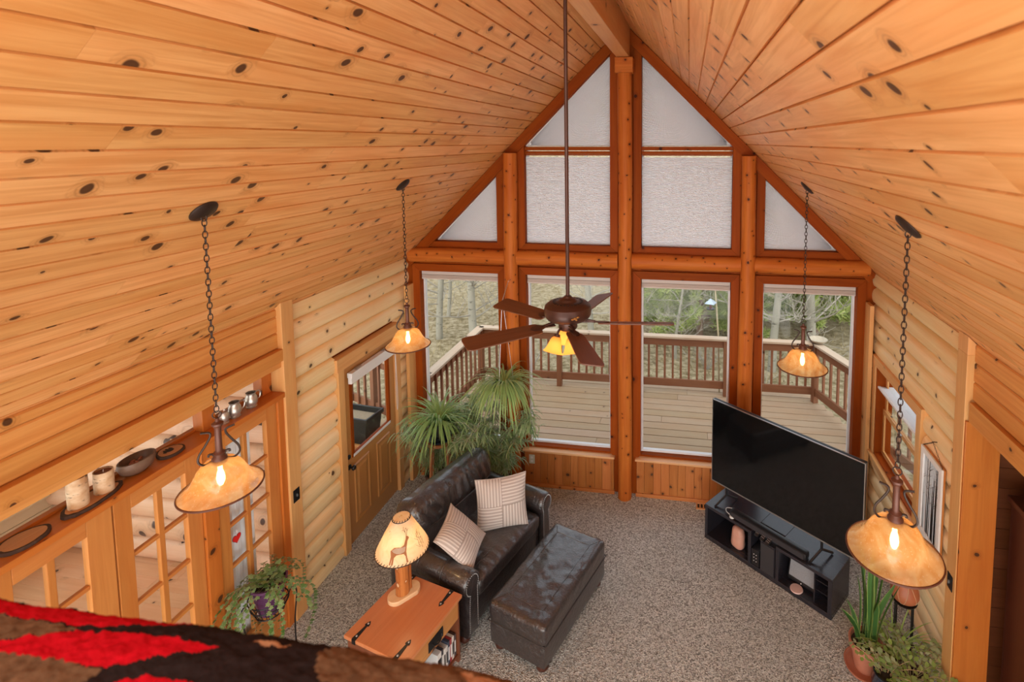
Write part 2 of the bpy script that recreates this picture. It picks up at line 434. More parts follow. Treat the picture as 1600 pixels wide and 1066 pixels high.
def hide_mat():
    m, nt = new_mat('rawhide')
    tc = N(nt, 'ShaderNodeTexCoord').outputs['Object']
    n2 = N(nt, 'ShaderNodeTexNoise', {'Vector': tc, 'Scale': 12.0, 'Detail': 5, 'Distortion': 1.0}).outputs[0]
    c = mixc(nt, mrange(nt, n2, .3, .7), (.84, .64, .42), (.92, .82, .66))
    c = mixc(nt, mrange(nt, n2, .66, .72, 0, .8), c, (.45, .22, .08))
    tl = N(nt, 'ShaderNodeBsdfTranslucent', {0: c}).outputs[0]
    df = principled(nt, c, .6)
    out(nt, N(nt, 'ShaderNodeMixShader', {0: .55, 1: df, 2: tl}).outputs[0]); return m
MAT['hide'] = hide_mat()
MAT['stitch'] = plain('dark_leather_lacing', (.03, .015, .01), .7)
MAT['elk'] = plain('painted_elk', (.36, .13, .04), .7)
MAT['bulb'] = emit('warm_filament', (1, .66, .26, 1), 14)
MAT['fanbulb'] = emit('warm_fan_bulb', (1, .66, .28, 1), 4)
def screen():
    m, nt = new_mat('tv_screen')
    out(nt, principled(nt, (.004, .004, .0045, 1), .08, spec=.5)); return m
MAT['screen'] = screen()
# ------------------------------------------------------------------ dimensions
YB = -.35                            # the house is built from just behind the viewer onward
APEX, SL = 5.857, 1.0055            # ceiling plane z = APEX - SL*|X|
def zc(x): return APEX - SL*abs(x)
GY = 6.286                          # inner face of the window wall
def struct(o, label, cat): return tag(o, label, cat, kind='structure')

# floor -------------------------------------------------------------
mb = MB(); mb.bb(-2.97, 2.97, YB, 6.42, -.12, 0)
struct(mb.build('floor', MAT['carpet'], smooth=0), 'flecked beige and grey carpet covering the living room floor', 'floor')

# ceiling: tongue-and-groove boards, every board its own island ------
mb = MB(); r_ = random.Random(3)
PW = .1345; CO = math.cos(math.atan(SL)); rows = 32
for sd in (-1, 1):
    for k in range(rows):
        a0 = .0 + k*PW; a1 = a0 + PW
        y = YB - r_.uniform(0, 2)
        while y < 6.30:
            L = r_.uniform(1.6, 4.2); y0, y1 = max(y, YB), min(y + L, 6.30); y += L
            if y1 - y0 < .02: continue
            poly = [(a0+.0006, .017), (a0+.0066, 0), (a1-.0066, 0), (a1-.0006, .017), (a1-.0006, .026), (a0+.0006, .026)]
            vs = []
            for yy in (y0+.0006, y1-.0006):
                for (a, t) in poly:
                    vs.append((a, yy, t))
            n = 6; fs = [(i, (i+1) % n, (i+1) % n+n, i+n) for i in range(n)] + [tuple(range(n))[::-1], tuple(range(n, 2*n))]
            s_ = math.sin(math.atan(SL))
            ex = Vector((sd*CO, 0, -s_)); et = Vector((sd*s_, 0, CO))
            xf = Matrix(((ex.x, 0, et.x, 0), (0, 1, 0, 0), (ex.z, 0, et.z, APEX), (0, 0, 0, 1)))
            if sd > 0: fs = fs
            else: fs = [f[::-1] for f in fs]
            mb.add(vs, [f[::-1] for f in fs], xf, 1)
for sd in (-1, 1):   # roof deck above the boards
    q = [(0, APEX+.035), (sd*3.3, zc(3.3)+.035), (sd*3.3, zc(3.3)+.22), (0, APEX+.22)]
    mb.prism([(z, x) for x, z in q], 1, YB, 7.0, m=1)
ceil = mb.build('ceiling', [MAT['ceil'], MAT['rail']], smooth=0)
struct(ceil, 'steep vaulted ceiling of knotty honey pine boards', 'ceiling')

# ridge beam
mb = MB(); mb.bb(-.085, .065, YB, 6.22, 5.445, 5.80)
struct(mb.build('trim_1', MAT['beam'], bevel=.004), 'square timber beam running under the ridge of the ceiling', 'beam')

# window wall ---------------------------------------------------------
WX = [(-2.70, -1.63), (-1.26, -.18), (.20, 1.276), (1.65, 2.70)]
ZB, ZT, ZU, ZM0, ZM1 = .53, 2.785, 3.185, 4.31, 4.412
RK = APEX - .178                     # lower edge of the rake trim
def zr(x): return RK - SL*abs(x)
mb = MB()
y0, y1 = GY, 6.43
for (a, b) in ((-2.98, -2.70), (-1.63, -1.26), (-.18, .20), (1.276, 1.65), (2.70, 2.98)):
    ta, tb = zc(a) - .0, zc(b) - .0
    poly = [(0, a), (0, b), (tb+.02, b)] + ([(APEX+.02, 0)] if a < 0 < b else []) + [(ta+.02, a)]
    mb.prism(poly, 1, y0, y1)
for (a, b) in WX:
    mb.bb(a, b, y0, y1, 0, ZB); mb.bb(a, b, y0, y1, ZT, ZU, g=0)
    mb.prism([(zr(a), a), (zr(b), b), (zc(b)+.02, b), (zc(a)+.02, a)], 1, y0, y1, g=0)
struct(mb.build('wall_back', MAT['trim'], smooth=0), 'window wall of red stained timber under the gable', 'wall')
# casings: mitred boards round each opening, one trim object for each bay
def miter_frame(mb, poly, w, y0, y1, skip=()):
    # poly: closed (x,z) outline counter-clockwise; boards of width w outside it, mitred
    n = len(poly); P = [Vector(p) for p in poly]
    def off(i):
        a, b, c = P[i-1], P[i], P[(i+1) % n]
        d1 = (b-a).normalized(); d2 = (c-b).normalized()
        n1 = Vector((d1.y, -d1.x)); n2 = Vector((d2.y, -d2.x))
        bis = (n1+n2); return b + bis*(w/max(.3, bis.dot(n1)))
    O = [off(i) for i in range(n)]
    for i in range(n):
        if i in skip: continue
        j = (i+1) % n
        q = [P[i], P[j], O[j], O[i]]
        d = (P[j]-P[i]).normalized(); nn = Vector((d.y, -d.x))
        L = [((p-P[i]).dot(d), (p-P[i]).dot(nn)) for p in q]
        vs = [(l, 0, t) for l, t in L] + [(l, y1-y0, t) for l, t in L]
        xf = Matrix(((d.x, 0, nn.x, P[i].x), (0, 1, 0, y0), (d.y, 0, nn.y, P[i].y), (0, 0, 0, 1)))
        fs = [(3,2,1,0), (4,5,6,7), (0,1,5,4), (1,2,6,5), (2,3,7,6), (3,0,4,7)]
        mb.add(vs, fs if xf.determinant() > 0 else [f[::-1] for f in fs], xf, 0)
mb = MB(); CW = .098
for (a, b) in WX:
    miter_frame(mb, [(a, ZB), (b, ZB), (b, ZT), (a, ZT)], CW, GY-.028, GY-.001, skip=(0,))
    if a < -1.5 or a > 1.5:
        s_ = -1 if a < 0 else 1
        inner = max(a, b) if s_ < 0 else min(a, b)
        tip = s_*(RK-ZU)/SL
        if s_ < 0: miter_frame(mb, [(tip, ZU), (inner, ZU), (inner, zr(inner))], CW, GY-.028, GY-.001, skip=(2,))
        else: miter_frame(mb, [(inner, ZU), (tip, ZU), (inner, zr(inner))], CW, GY-.028, GY-.001, skip=(1,))
    else:
        pl = [(a, ZU), (b, ZU), (b, zr(b)), (a, zr(a))]
        miter_frame(mb, pl, CW, GY-.028, GY-.001, skip=(2,))
    # stops between panes and the sill stool
trim = mb.build('trim_2', MAT['trim'], smooth=0, bevel=.003)
struct(trim, 'mitred red stained casings around the gable windows', 'trim')
mb = MB()
for sd in (-1, 1):   # rake boards following the roof slope
    xs = [(0.0, APEX), (sd*2.86, zc(2.86))]
    q = [(0, APEX-.006), (sd*2.90, zc(2.90)-.006), (sd*2.90, zr(2.90)-.0), (0, zr(0))]
    ex = Vector((sd*CO, 0, -math.sin(math.atan(SL)))); L = 2.90/CO
    et = Vector((-sd*math.sin(math.atan(SL)), 0, -CO))
    vs = [(0, 0, .004), (L, 0, .004), (L, 0, .126), (.126, 0, .126), (0, .05, .004), (L, .05, .004), (L, .05, .126), (.126, .05, .126)]
    xf = Matrix(((ex.x, 0, et.x, 0), (0, 1, 0, GY-.05), (ex.z, 0, et.z, APEX), (0, 0, 0, 1)))
    fs = [(3,2,1,0), (4,5,6,7), (0,1,5,4), (1,2,6,5), (2,3,7,6), (3,0,4,7)]
    mb.add(vs, fs if xf.determinant() > 0 else [f[::-1] for f in fs], xf, 0)
struct(mb.build('trim_3', MAT['trim'], smooth=0, bevel=.003), 'sloping red stained boards where the gable meets the ceiling', 'trim')
# log posts, header logs and the block under the ridge
def logpost(name, x, r, z0, z1, lab, yc=6.2):
    pr = []; mb = MB(); pts = []; rr = []
    k = 14
    for i in range(k+1):
        z = z0 + (z1-z0)*i/k
        pts.append((x + .006*math.sin(z*2.1+x), yc, z)); rr.append(r*(1+.035*math.sin(z*1.7+x*3)))
    mb.tube(pts, rr, 20)
    o = mb.build(name, MAT['post'], smooth=50)
    return struct(o, lab, 'post')
logpost('trim_4', .01, .085, 0, 5.27, 'round orange log post in the middle of the window wall')
logpost('trim_5', -1.425, .085, 0, zc(1.425)-.10, 'round orange log post left of the middle windows')
logpost('trim_6', 1.455, .085, 0, zc(1.455)-.10, 'round orange log post behind the television')
mb = MB(); mb.bb(-.10, .112, 6.10, 6.285, 5.262, 5.44)
struct(mb.build('trim_7', MAT['post'], bevel=.006), 'square wooden block between ridge beam and middle log post', 'beam')
def hlog(name, xa, xb, lab):
    mb = MB(); k = 10; pts = []; rr = []
    for i in range(k+1):
        x = xa + (xb-xa)*i/k
        pts.append((x, 6.235, 3.012 + .004*math.sin(x*5))); rr.append(.093*(1+.02*math.sin(x*4)))
    mb.tube(pts, rr, 20)
    struct(mb.build(name, MAT['post'], smooth=50), lab, 'log')
hlog('trim_8', -2.80, -1.50, 'horizontal log above the left corner window')
hlog('trim_9', -1.35, -.075, 'horizontal log above the window left of the middle post')
hlog('trim_10', .095, 1.38, 'horizontal log above the window right of the middle post')
hlog('trim_11', 1.53, 2.80, 'horizontal log above the right corner window')
# knee wall: vertical boards, sills, baseboard
mb = MB(); r_ = random.Random(5)
for (a, b) in WX:
    x = a - .045
    while x < b + .045 - .01:
        w = min(r_.choice((.095, .105, .115)), b + .045 - x)
        mb.bb(x+.001, x+w-.001, GY-.045, GY-.002, .045, .478, g=2); x += w
struct(mb.build('trim_12', MAT['panel'], smooth=0, bevel=.003), 'upright knotty boards below the four tall windows', 'trim')
mb = MB()
for (a, b) in WX: mb.bb(a-.055, b+.055, GY-.058, GY-.002, 0, .045)
struct(mb.build('baseboard_back', MAT['panel'], smooth=0, bevel=.003), 'low wooden baseboard under the window wall', 'baseboard')
mb = MB()
for (a, b) in WX: mb.bb(a-.06, b+.06, GY-.085, GY+.06, .48, .505); 
struct(mb.build('trim_13', MAT['sill'], smooth=0, bevel=.003), 'pale wooden sills of the tall windows', 'sill')
# the windows themselves
def window(n, outline, lab):
    root = thing('window_%d' % n, lab, 'window', (0, 0, 0), kind='structure')
    P = [Vector(p) for p in outline]; cx = sum(p.x for p in P)/len(P); cz = sum(p.y for p in P)/len(P)
    mb = MB()
    nn = len(P)
    for i in range(nn):   # slim vinyl frame just inside the opening
        a, b = P[i], P[(i+1) % nn]; d = (b-a).normalized(); nr = Vector((-d.y, d.x))
        q = [a, b, b + nr*.022 - d*.022, a + nr*.022 + d*.022]
        mb.prism([(p.y, p.x) for p in q], 1, GY+.075, GY+.125)
    mb.build('window_frame', MAT['whiteframe'], root, smooth=0)
    mb = MB(); mb.prism([(p.y, p.x) for p in P], 1, GY+.098, GY+.102)
    mb.build('glass_pane', MAT['glass'], root, smooth=0)
    return root
nm = ['left corner', 'left middle', 'right middle', 'right corner']
nw = 0
for i, (a, b) in enumerate(WX):
    nw += 1; window(nw, [(a, ZB), (b, ZB), (b, ZT), (a, ZT)], 'tall clear %s window looking out over the deck' % nm[i])
tipx = (RK-ZU)/SL
window(5, [(-tipx, ZU), (-1.63, ZU), (-1.63, zr(1.63))], 'small triangular window high in the left corner')
window(6, [(-1.26, ZU), (-.18, ZU), (-.18, zr(.18)), (-1.26, zr(1.26))], 'upper window left of the middle post with sloped top')
window(7, [(.20, ZU), (1.276, ZU), (1.276, zr(1.276)), (.20, zr(.20))], 'upper window right of the middle post with sloped top')
window(8, [(1.65, ZU), (tipx, ZU), (1.65, zr(1.65))], 'small triangular window high in the right corner')
mb = MB()
for (a, b) in WX[1:3]: mb.bb(a, b, GY+.012, GY+.07, ZM0+.045, ZM1-.012); mb.bb(a, b, GY+.012, GY+.07, ZM0, ZM0+.036)
struct(mb.build('trim_14', MAT['trim'], smooth=0), 'thin red crossbars between upper blinds', 'trim')
# blinds ---------------------------------------------------------------
def flat_blind(name, a, b, z0, z1, lab, grp=None, stack=False):
    root = thing(name, lab, 'window blind', ((a+b)/2, GY+.045, z0), group=grp)
    w = (b-a)/2 - .006; mb = MB(); h = z1-z0
    if not stack:
        p = .0195; n = int((h-.03)/p); vs = []; 
        prof = []
        for i in range(n+1):
            z = .012 + i*p
            prof.append((-.015, z)); prof.append((.0, z + p*.5))
        prof = prof[:-1]
        back = [(.013, prof[-1][1]), (.013, .012)]
        mb.prism([(y, z) for y, z in prof + back], 0, -w, w, g=0)
        mb.build('fabric', MAT['shade'], root, smooth=0)
        mb = MB()
        for i in range(n+1): mb.bb(-w, w, -.0175, -.0145, .0108 + i*p, .0132 + i*p)
        mb.build('pleat_seams', MAT['white'], root, smooth=0)
        mb = MB(); mb.bb(-w, w, -.014, .014, 0, .014); mb.build('bottom_rail', MAT['shade'], root, smooth=0)
        mb = MB(); mb.bb(-w, w, -.016, .016, h-.016, h); mb.build('head_rail', MAT['trim'], root, smooth=0)
    else:
        mb.bb(-w, w, -.024, .024, h-.05, h); mb.build('head_rail', MAT['blinddown'], root, smooth=0, bevel=.003)
        mb = MB(); p = .009; n = int((h-.07)/p)
        prof = []
        for i in range(n+1): prof += [(-.022, .018 + i*p), (-.016, .018 + (i+.5)*p)]
        prof += [(.02, prof[-1][1]), (.02, .018)]
        mb.prism(prof, 0, -w, w, g=0); mb.build('folded_fabric', MAT['blinddown'], root, smooth=0)
        mb = MB(); mb.bb(-w, w, -.024, .022, 0, .018); mb.build('bottom_rail', MAT['blinddown'], root, smooth=0, bevel=.003)
    return root
for i, (a, b) in enumerate(WX):
    flat_blind('cellular_blind', a, b, ZT-.118, ZT-.004, 'greige cellular blind drawn fully up in the tall %s window' % nm[i], 'raised blinds of the tall windows', True)
flat_blind('cellular_blind', WX[1][0], WX[1][1], ZU+.002, ZM0-.002, 'white cellular blind lowered over the upper window left of the middle post', 'lowered square blinds')
flat_blind('cellular_blind', WX[2][0], WX[2][1], ZU+.002, ZM0-.002, 'white cellular blind lowered over the upper window right of the middle post', 'lowered square blinds')
def fan_blind(tip, foot, top, lab, grp):
    # pleats radiate from the sharp lower corner (tip) to the upright edge foot-top
    root = thing('fan_blind', lab, 'window blind', (tip[0], GY+.045, tip[1]), group=grp)
    mb = MB(); n = int((top[1]-foot[1])/.0195); A = Vector((0, 0)); vs = []; fs = []
    for i in range(2*n+1):
        t = i/(2*n); q = (foot[0]-tip[0], foot[1]-tip[1] + (top[1]-foot[1])*t)
        yy = -.017 if i % 2 == 0 else 0.0
        k = .06
        vs += [(q[0]*k, yy*.3, q[1]*k), (q[0], yy, q[1])]
    for i in range(2*n): fs.append((2*i, 2*i+1, 2*i+3, 2*i+2))
    m0 = len(vs)
    vs += [(foot[0]-tip[0], .014, foot[1]-tip[1]), (top[0]-tip[0], .014, top[1]-tip[1]), (0, .014, 0)]
    fs.append((m0, m0+1, m0+2))
    mb.add(vs, fs, None, 0); mb.build('pleated_fabric', MAT['shade'], root, smooth=0)
    mb = MB()
    for i in range(0, 2*n+1, 2):
        t = i/(2*n); q = Vector((foot[0]-tip[0], -.0175, foot[1]-tip[1] + (top[1]-foot[1])*t)); mb.tube([q*.10, q], [.0005, .0014], 4)
    mb.build('pleat_seams', MAT['white'], root)
    mb = MB()
    for (p, q) in (((0, 0), (foot[0]-tip[0], foot[1]-tip[1])), ((0, 0), (top[0]-tip[0], top[1]-tip[1])), ((foot[0]-tip[0], 0), (foot[0]-tip[0], top[1]-tip[1]))):
        mb.tube([(p[0], 0, p[1]), (q[0], 0, q[1])], .008, 6)
    mb.build('edge_rail', MAT['white'], root)
    return root
e = .012
g_ = 'pleated fan blinds in the gable'
fan_blind((-tipx+.02, ZU+e), (-1.63-e, ZU+e), (-1.63-e, zr(1.63)-.02), 'small white fan blind in the left corner triangle window', g_)
fan_blind((tipx-.02, ZU+e), (1.65+e, ZU+e), (1.65+e, zr(1.65)-.02), 'small white fan blind in the right corner triangle window', g_)
fan_blind((-1.26+.01, ZM1), (-.18-e, ZM1), (-.18-e, zr(.18)-.02), 'white fan blind at the peak left of the middle post', g_)
fan_blind((1.276-.01, ZM1), (.20+e, ZM1), (.20+e, zr(.20)-.02), 'white fan blind at the peak right of the middle post', g_)

# log side walls ----------------------------------------------------------
def log_wall(sd, ya, yb, openings, zmax, name, lab, mat='log'):
    mb = MB(); XV, XB = 2.915, 2.865            # valley and crown of the round
    k = -1
    while True:
        z0 = .126 + .19*k; z1 = z0 + .19; k += 1
        if z0 > zmax: break
        zz0, zz1 = max(z0, 0), z1
        segs = [(ya, yb)]
        for (oa, ob, oz0, oz1) in openings:
            if zz0 + .07 < oz1 and zz1 - .07 > oz0:
                ns = []
                for (a, b) in segs:
                    if ob <= a or oa >= b: ns.append((a, b)); continue
                    if oa > a: ns.append((a, oa))
                    if ob < b: ns.append((ob, b))
                segs = ns
        prof = []
        for i in range(9):
            t = i/8; z = z0 + .19*t
            x = XV - (XV-XB)*math.sqrt(max(0, 1-(2*t-1)**2))**.9
            if z >= zz0 - 1e-6: prof.append((x, z))
        prof = [(x, z) for x, z in prof if z <= zc(x) - .004]
        if len(prof) < 2: continue
        prof = [(2.99, prof[0][1])] + prof + [(2.99, prof[-1][1])]
        for (a, b) in segs:
            if b - a < .01: continue
            mb.prism([(z, sd*x) for x, z in prof], 1, a+.001, b-.001)
    # solid wall behind the rounds
    ys = [(ya, yb)]
    for (oa, ob, oz0, oz1) in openings:
        ns = []
        for (a, b) in ys: ns += [(a, oa), (ob, b)] if a < oa and ob < b else [(a, b)]
        ys = ns
        if oz0 > 0: mb.bb(sd*2.95, sd*3.03, oa, ob, 0, oz0, m=1)
        mb.bb(sd*2.95, sd*3.03, oa, ob, oz1, zmax, m=1)
    for (a, b) in ys: mb.bb(sd*2.95, sd*3.03, a, b, 0, zmax, m=1)
    return struct(mb.build(name, [MAT[mat], MAT['trim']], smooth=35), lab, 'wall')
DY0, DY1 = 4.905, 5.895              # entry door opening
log_wall(-1, 4.17, 6.285, [(DY0-.095, DY1+.095, 0, 2.15)], 2.99, 'wall_left', 'honey log-sided wall left with the entry door')
WY0, WY1, WZ0, WZ1 = 4.97, 6.03, .95, 1.965
log_wall(1, 4.20, 6.285, [(WY0-.095, WY1+.095, WZ0-.1, WZ1+.09)], 2.99, 'wall_right', 'honey log-sided wall right with a shaded window')
# corner boards where the log walls meet the window wall
mb = MB()
for sd in (-1, 1):
    mb.bb(sd*2.79, sd*2.835, 6.10, 6.262, 0, 2.62, g=2)
struct(mb.build('trim_15', MAT['casing'], smooth=0, bevel=.003), 'upright corner boards beside the outer tall windows', 'trim')

# left: post, header, transom, french doors ------------------------------------
mb = MB(); mb.bb(-2.80, -2.99, 4.04, 4.18, 0, zc(2.80)-.005, g=2)
struct(mb.build('trim_16', MAT['casing'], smooth=0, bevel=.004), 'square wooden post beside the french doors', 'post')
mb = MB(); mb.bb(-2.80, -2.90, YB, 4.04, 2.512, 2.618); mb.bb(-2.825, -2.93, YB, 4.04, 2.45, 2.511)
struct(mb.build('trim_17', MAT['plank'], smooth=0, bevel=.003), 'wooden header beam above the french doors', 'beam')
mb = MB()
for sd, zt in ((-1, 2.618), (1, 2.55)):
    z = zt
    while z < 3.0:
        z2 = min(z + .145, zc(2.86)-.003)
        mb.prism([(z+.001, sd*2.86), (z+.012, sd*2.85), (z2-.012, sd*2.85), (z2-.001, sd*2.86), (z2-.001, sd*2.94), (z+.001, sd*2.94)], 1, YB, 4.04 if sd < 0 else 4.07)
        z = z2
        if z2 > zc(2.86)-.01: break
struct(mb.build('trim_18', MAT['plank'], smooth=0), 'knotty boards between header beams and sloping ceiling', 'trim')
# picture shelf over the doors
SHZ = 2.22
mb = MB(); mb.bb(-2.80, -3.045, -1.6, 4.038, SHZ-.045, SHZ)
struct(mb.build('trim_19', MAT['jamb'], smooth=0, bevel=.003), 'narrow wooden shelf ledge over the french doors', 'shelf')
mb = MB(); mb.bb(-2.825, -2.93, -1.6, 4.04, 2.165, SHZ-.046)
mb.bb(-2.82, -2.95, 3.232, 3.345, 0, 2.165, g=2); mb.bb(-2.82, -2.95, 3.972, 4.04, 0, 2.165, g=2); mb.bb(-2.82, -2.95, 1.80, 2.015, 0, 2.165, g=2)
for (a, b) in ((1.0, 1.12), (3.36, 3.47), (3.93, 4.038)):
    mb.bb(-2.93, -3.02, a, b, SHZ, 2.45, g=2)
mb.bb(-3.0, -3.045, -1.6, 4.04, SHZ, SHZ+.02)
struct(mb.build('trim_20', MAT['jamb'], smooth=0, bevel=.003), 'jambs and mullions framing french doors and transom', 'trim')
root = thing('window_9', 'long low transom window above the shelf ledge', 'window', kind='structure')
mb = MB(); mb.bb(-3.022, -3.026, -1.6, 3.36, SHZ+.02, 2.45); mb.bb(-3.022, -3.026, 3.47, 3.93, SHZ+.02, 2.45)
mb.build('glass_pane', MAT['glass'], root, smooth=0)
mb = MB(); mb.bb(-2.815, -3.05, -1.6, 1.80, 0, 2.165)
struct(mb.build('trim_21', MAT['door'], smooth=0), 'wooden wall section left of the french doors', 'wall')
PR = [2.055, 1.727, 1.376, 1.025, .675, .325]
def french(n, ya, yb, p0, m0, m1, p1, lab):
    root = thing('door_%d' % n, lab, 'door', (-2.84, ya, 0), kind='structure')
    d = -.045
    mb = MB()
    mb.bb(0, d, .002, p0-ya, .012, 2.163, g=2); mb.bb(0, d, p1-ya, yb-ya-.002, .012, 2.163, g=2)
    mb.bb(0, d, p0-ya, p1-ya, PR[0], 2.163, g=1); mb.bb(0, d, p0-ya, p1-ya, .012, PR[5], g=1)
    mb.build('door_frame', MAT['door'], root, smooth=0, bevel=.003)
    mb = MB()
    mb.bb(-.006, -.04, m0-ya, m1-ya, PR[5], PR[0], g=2)
    for z in PR[1:5]:
        mb.bb(-.0065, -.0395, p0-ya, p1-ya, z-.014, z+.014, g=1)
    mb.build('glazing_bars', MAT['door'], root, smooth=0, bevel=.004)
    mb = MB(); mb.bb(-.022, -.026, p0-ya, p1-ya, PR[5], PR[0]); mb.build('glass_panes', MAT['glass'], root, smooth=0)
    return root
french(1, 2.018, 2.633, 2.133, 2.287, 2.328, 2.488, 'left french door of glazed fir, cut by the blanket')
french(2, 2.640, 3.230, 2.744, 2.914, 2.953, 3.118, 'second french door showing grey logs through its panes')
french(3, 3.348, 3.970, 3.456, 3.624, 3.660, 3.858, 'right french door with white curtain and heart ornaments')
# entry door ---------------------------------------------------------------------
mb = MB()
cw = .092; X0, X1 = -2.845, -2.94
mb.bb(X0, X1, DY0-cw, DY0, 0, 2.045, g=2); mb.bb(X0, X1, DY1, DY1+cw, 0, 2.045, g=2); mb.bb(X0+.004, X1, DY0-cw-.02, DY1+cw+.02, 2.046, 2.185, g=1)
struct(mb.build('trim_22', MAT['casing'], smooth=0, bevel=.003), 'pale wooden casing around the entry door', 'trim')
MAT['doorpaint'] = plain('tan_painted_steel', (.50, .235, .07), .35, .04, 3)
root = thing('door_4', 'tan entry door with half glass pane and two raised panels', 'door', (-2.885, DY0+.004, 0), kind='structure')
W_ = DY1-DY0-.008; LY0, LY1, LZ0, LZ1 = .125, W_-.125, .99, 1.87
mb = MB()
mb.bb(0, -.045, 0, LY0, .015, 2.04, g=2); mb.bb(0, -.045, LY1, W_, .015, 2.04, g=2); mb.bb(0, -.045, LY0, LY1, .015, LZ0, g=1); mb.bb(0, -.045, LY0, LY1, LZ1, 2.04, g=1)
mb.build('door_slab', MAT['doorpaint'], root, smooth=0)
for (a, b) in ((.14, .42), (.56, .84)):
    mb = MB(); z0, z1 = .20, .88
    for i, (o, x) in enumerate(((0, .0), (.022, .010), (.045, -.002), (.075, .006))): pass
    ring = lambda o, x: [(x, a+o, z0+o), (x, b-o, z0+o), (x, b-o, z1-o), (x, a+o, z1-o)]
    vs = ring(0, .0005) + ring(.012, .012) + ring(.03, .004) + ring(.05, .004) + ring(.075, .012)
    fs = []
    for k in range(4):
        for i in range(4):
            j = (i+1) % 4; fs.append((k*4+i, k*4+j, k*4+4+j, k*4+4+i))
    fs.append((16, 17, 18, 19))
    mb.add(vs, fs, None, 2); mb.build('raised_panel', MAT['doorpaint'], root, smooth=0)
mb = MB()
fr = .03
mb.bb(.012, -.02, LY0-.01, LY0+fr, LZ0-.01, LZ1+.01, g=2); mb.bb(.012, -.02, LY1-fr, LY1+.01, LZ0-.01, LZ1+.01, g=2); mb.bb(.012, -.02, LY0, LY1, LZ1-fr, LZ1+.01, g=1); mb.bb(.012, -.02, LY0, LY1, LZ0-.01, LZ0+fr, g=1)
o = mb.build('glazing_frame', MAT['trim'], root, smooth=0, bevel=.003)
mb = MB(); mb.bb(-.018, -.022, LY0+fr, LY1-fr, LZ0+fr, LZ1-fr); mb.build('glass_pane', MAT['glass'], root, smooth=0)
mb = MB(); mb.bb(.016, -.01, LY0+.005, LY1-.005, LZ0-.008, LZ0+.024); o = mb.build('glazing_sill', MAT['white'], root, smooth=0, bevel=.002); o['label'] = 'white lower edge of the door glass'
mb = MB(); q = Matrix.Rotation(R(90), 4, 'Y')
mb.lathe([(.001, 0), (.030, 0), (.030, .006), (.012, .012), (.011, .035), (.026, .045), (.029, .058), (.02, .07), (.001, .073)], (0, 0, 0), 16, T(.0, .066, .90) @ q)
mb.build('door_knob', MAT['black'], root)
mb = MB(); mb.lathe([(.001, 0), (.026, 0), (.026, .008), (.016, .018), (.001, .02)], (0, 0, 0), 14, T(.0, .060, 1.02) @ q); mb.build('deadbolt', MAT['black'], root)
# small roll of blind on the door
root = thing('door_blind', 'white blind rolled up at the top of the entry door glass', 'window blind', (-2.87, DY0+.075, 1.86))
mb = MB(); mb.bb(0, .06, 0, .85, .05, .105); mb.build('head_rail', MAT['white'], root, smooth=0, bevel=.004)
mb = MB(); mb.bb(.004, .05, .005, .845, -.02, .05); mb.build('stacked_fabric', MAT['white'], root, smooth=0, bevel=.006)
for y in (.10, .62): mb = MB(); mb.bb(.012, .045, y, y+.10, .105, .118); mb.build('bracket', MAT['steel'], root, smooth=0)
mb = MB(); mb.tube(smooth_path([(.045, .845, .08), (.05, .86, -.1), (.05, .875, -.6), (.05, .86, -.75), (.05, .845, -.6), (.048, .85, -.1), (.045, .852, .04)]), .003, 6)
mb.build('pull_cord', MAT['cord'], root)

# right wall: window, shade, post, header, side room ---------------------------------
mb = MB(); X0, X1 = 2.845, 2.94; cw = .092
mb.bb(X0, X1, WY0-cw, WY0, WZ0, WZ1, g=2); mb.bb(X0, X1, WY1, WY1+cw, WZ0, WZ1, g=2)
mb.bb(X0-.002, X1, WY0-cw-.01, WY1+cw+.01, WZ1+.001, WZ1+.10, g=1); mb.bb(X0-.03, X1, WY0-cw-.02, WY1+cw+.02, WZ0-.035, WZ0-.001, g=1); mb.bb(X0, X1, WY0-cw, WY1+cw, WZ0-.12, WZ0-.036, g=1)
struct(mb.build('trim_23', MAT['casing'], smooth=0, bevel=.003), 'pale wooden casing around the side window', 'trim')
mb = MB()
mb.bb(2.86, 3.03, WY0, WY0+.02, WZ0, WZ1, g=2); mb.bb(2.86, 3.03, WY1-.02, WY1, WZ0, WZ1, g=2); mb.bb(2.86, 3.03, WY0, WY1, WZ1-.02, WZ1); mb.bb(2.86, 3.03, WY0, WY1, WZ0, WZ0+.02)
struct(mb.build('trim_24', MAT['trim'], smooth=0), 'red stained reveal inside the side window', 'trim')
root = thing('window_10', 'double-hung side window behind the near pendant lamp', 'window', kind='structure')
mb = MB()
zm = (WZ0+WZ1)/2 - .02
for (xa, z0, z1) in ((2.955, zm, WZ1-.02), (2.935, WZ0+.02, zm+.05)):
    mb.bb(xa, xa+.018, WY0+.02, WY0+.065, z0, z1, g=2); mb.bb(xa, xa+.018, WY1-.065, WY1-.02, z0, z1, g=2); mb.bb(xa, xa+.018, WY0+.065, WY1-.065, z1-.05, z1, g=1); mb.bb(xa, xa+.018, WY0+.065, WY1-.065, z0, z0+.05, g=1)
mb.build('sash', MAT['casing'], root, smooth=0, bevel=.002)
mb = MB(); mb.bb(2.962, 2.965, WY0+.06, WY1-.06, zm, WZ1-.06); mb.bb(2.943, 2.946, WY0+.06, WY1-.06, WZ0+.06, zm); mb.build('glass_pane', MAT['glass'], root, smooth=0)
mb = MB(); mb.bb(2.912, 2.935, (WY0+WY1)/2-.03, (WY0+WY1)/2+.03, zm+.03, zm+.045); mb.build('sash_lock', MAT['steel'], root, smooth=0, bevel=.002)
flat = thing('window_shade', 'white pleated shade pulled partly down on the side window', 'window blind', (2.885, (WY0+WY1)/2, WZ1-.24))
mb = MB(); n = 11; prof = []
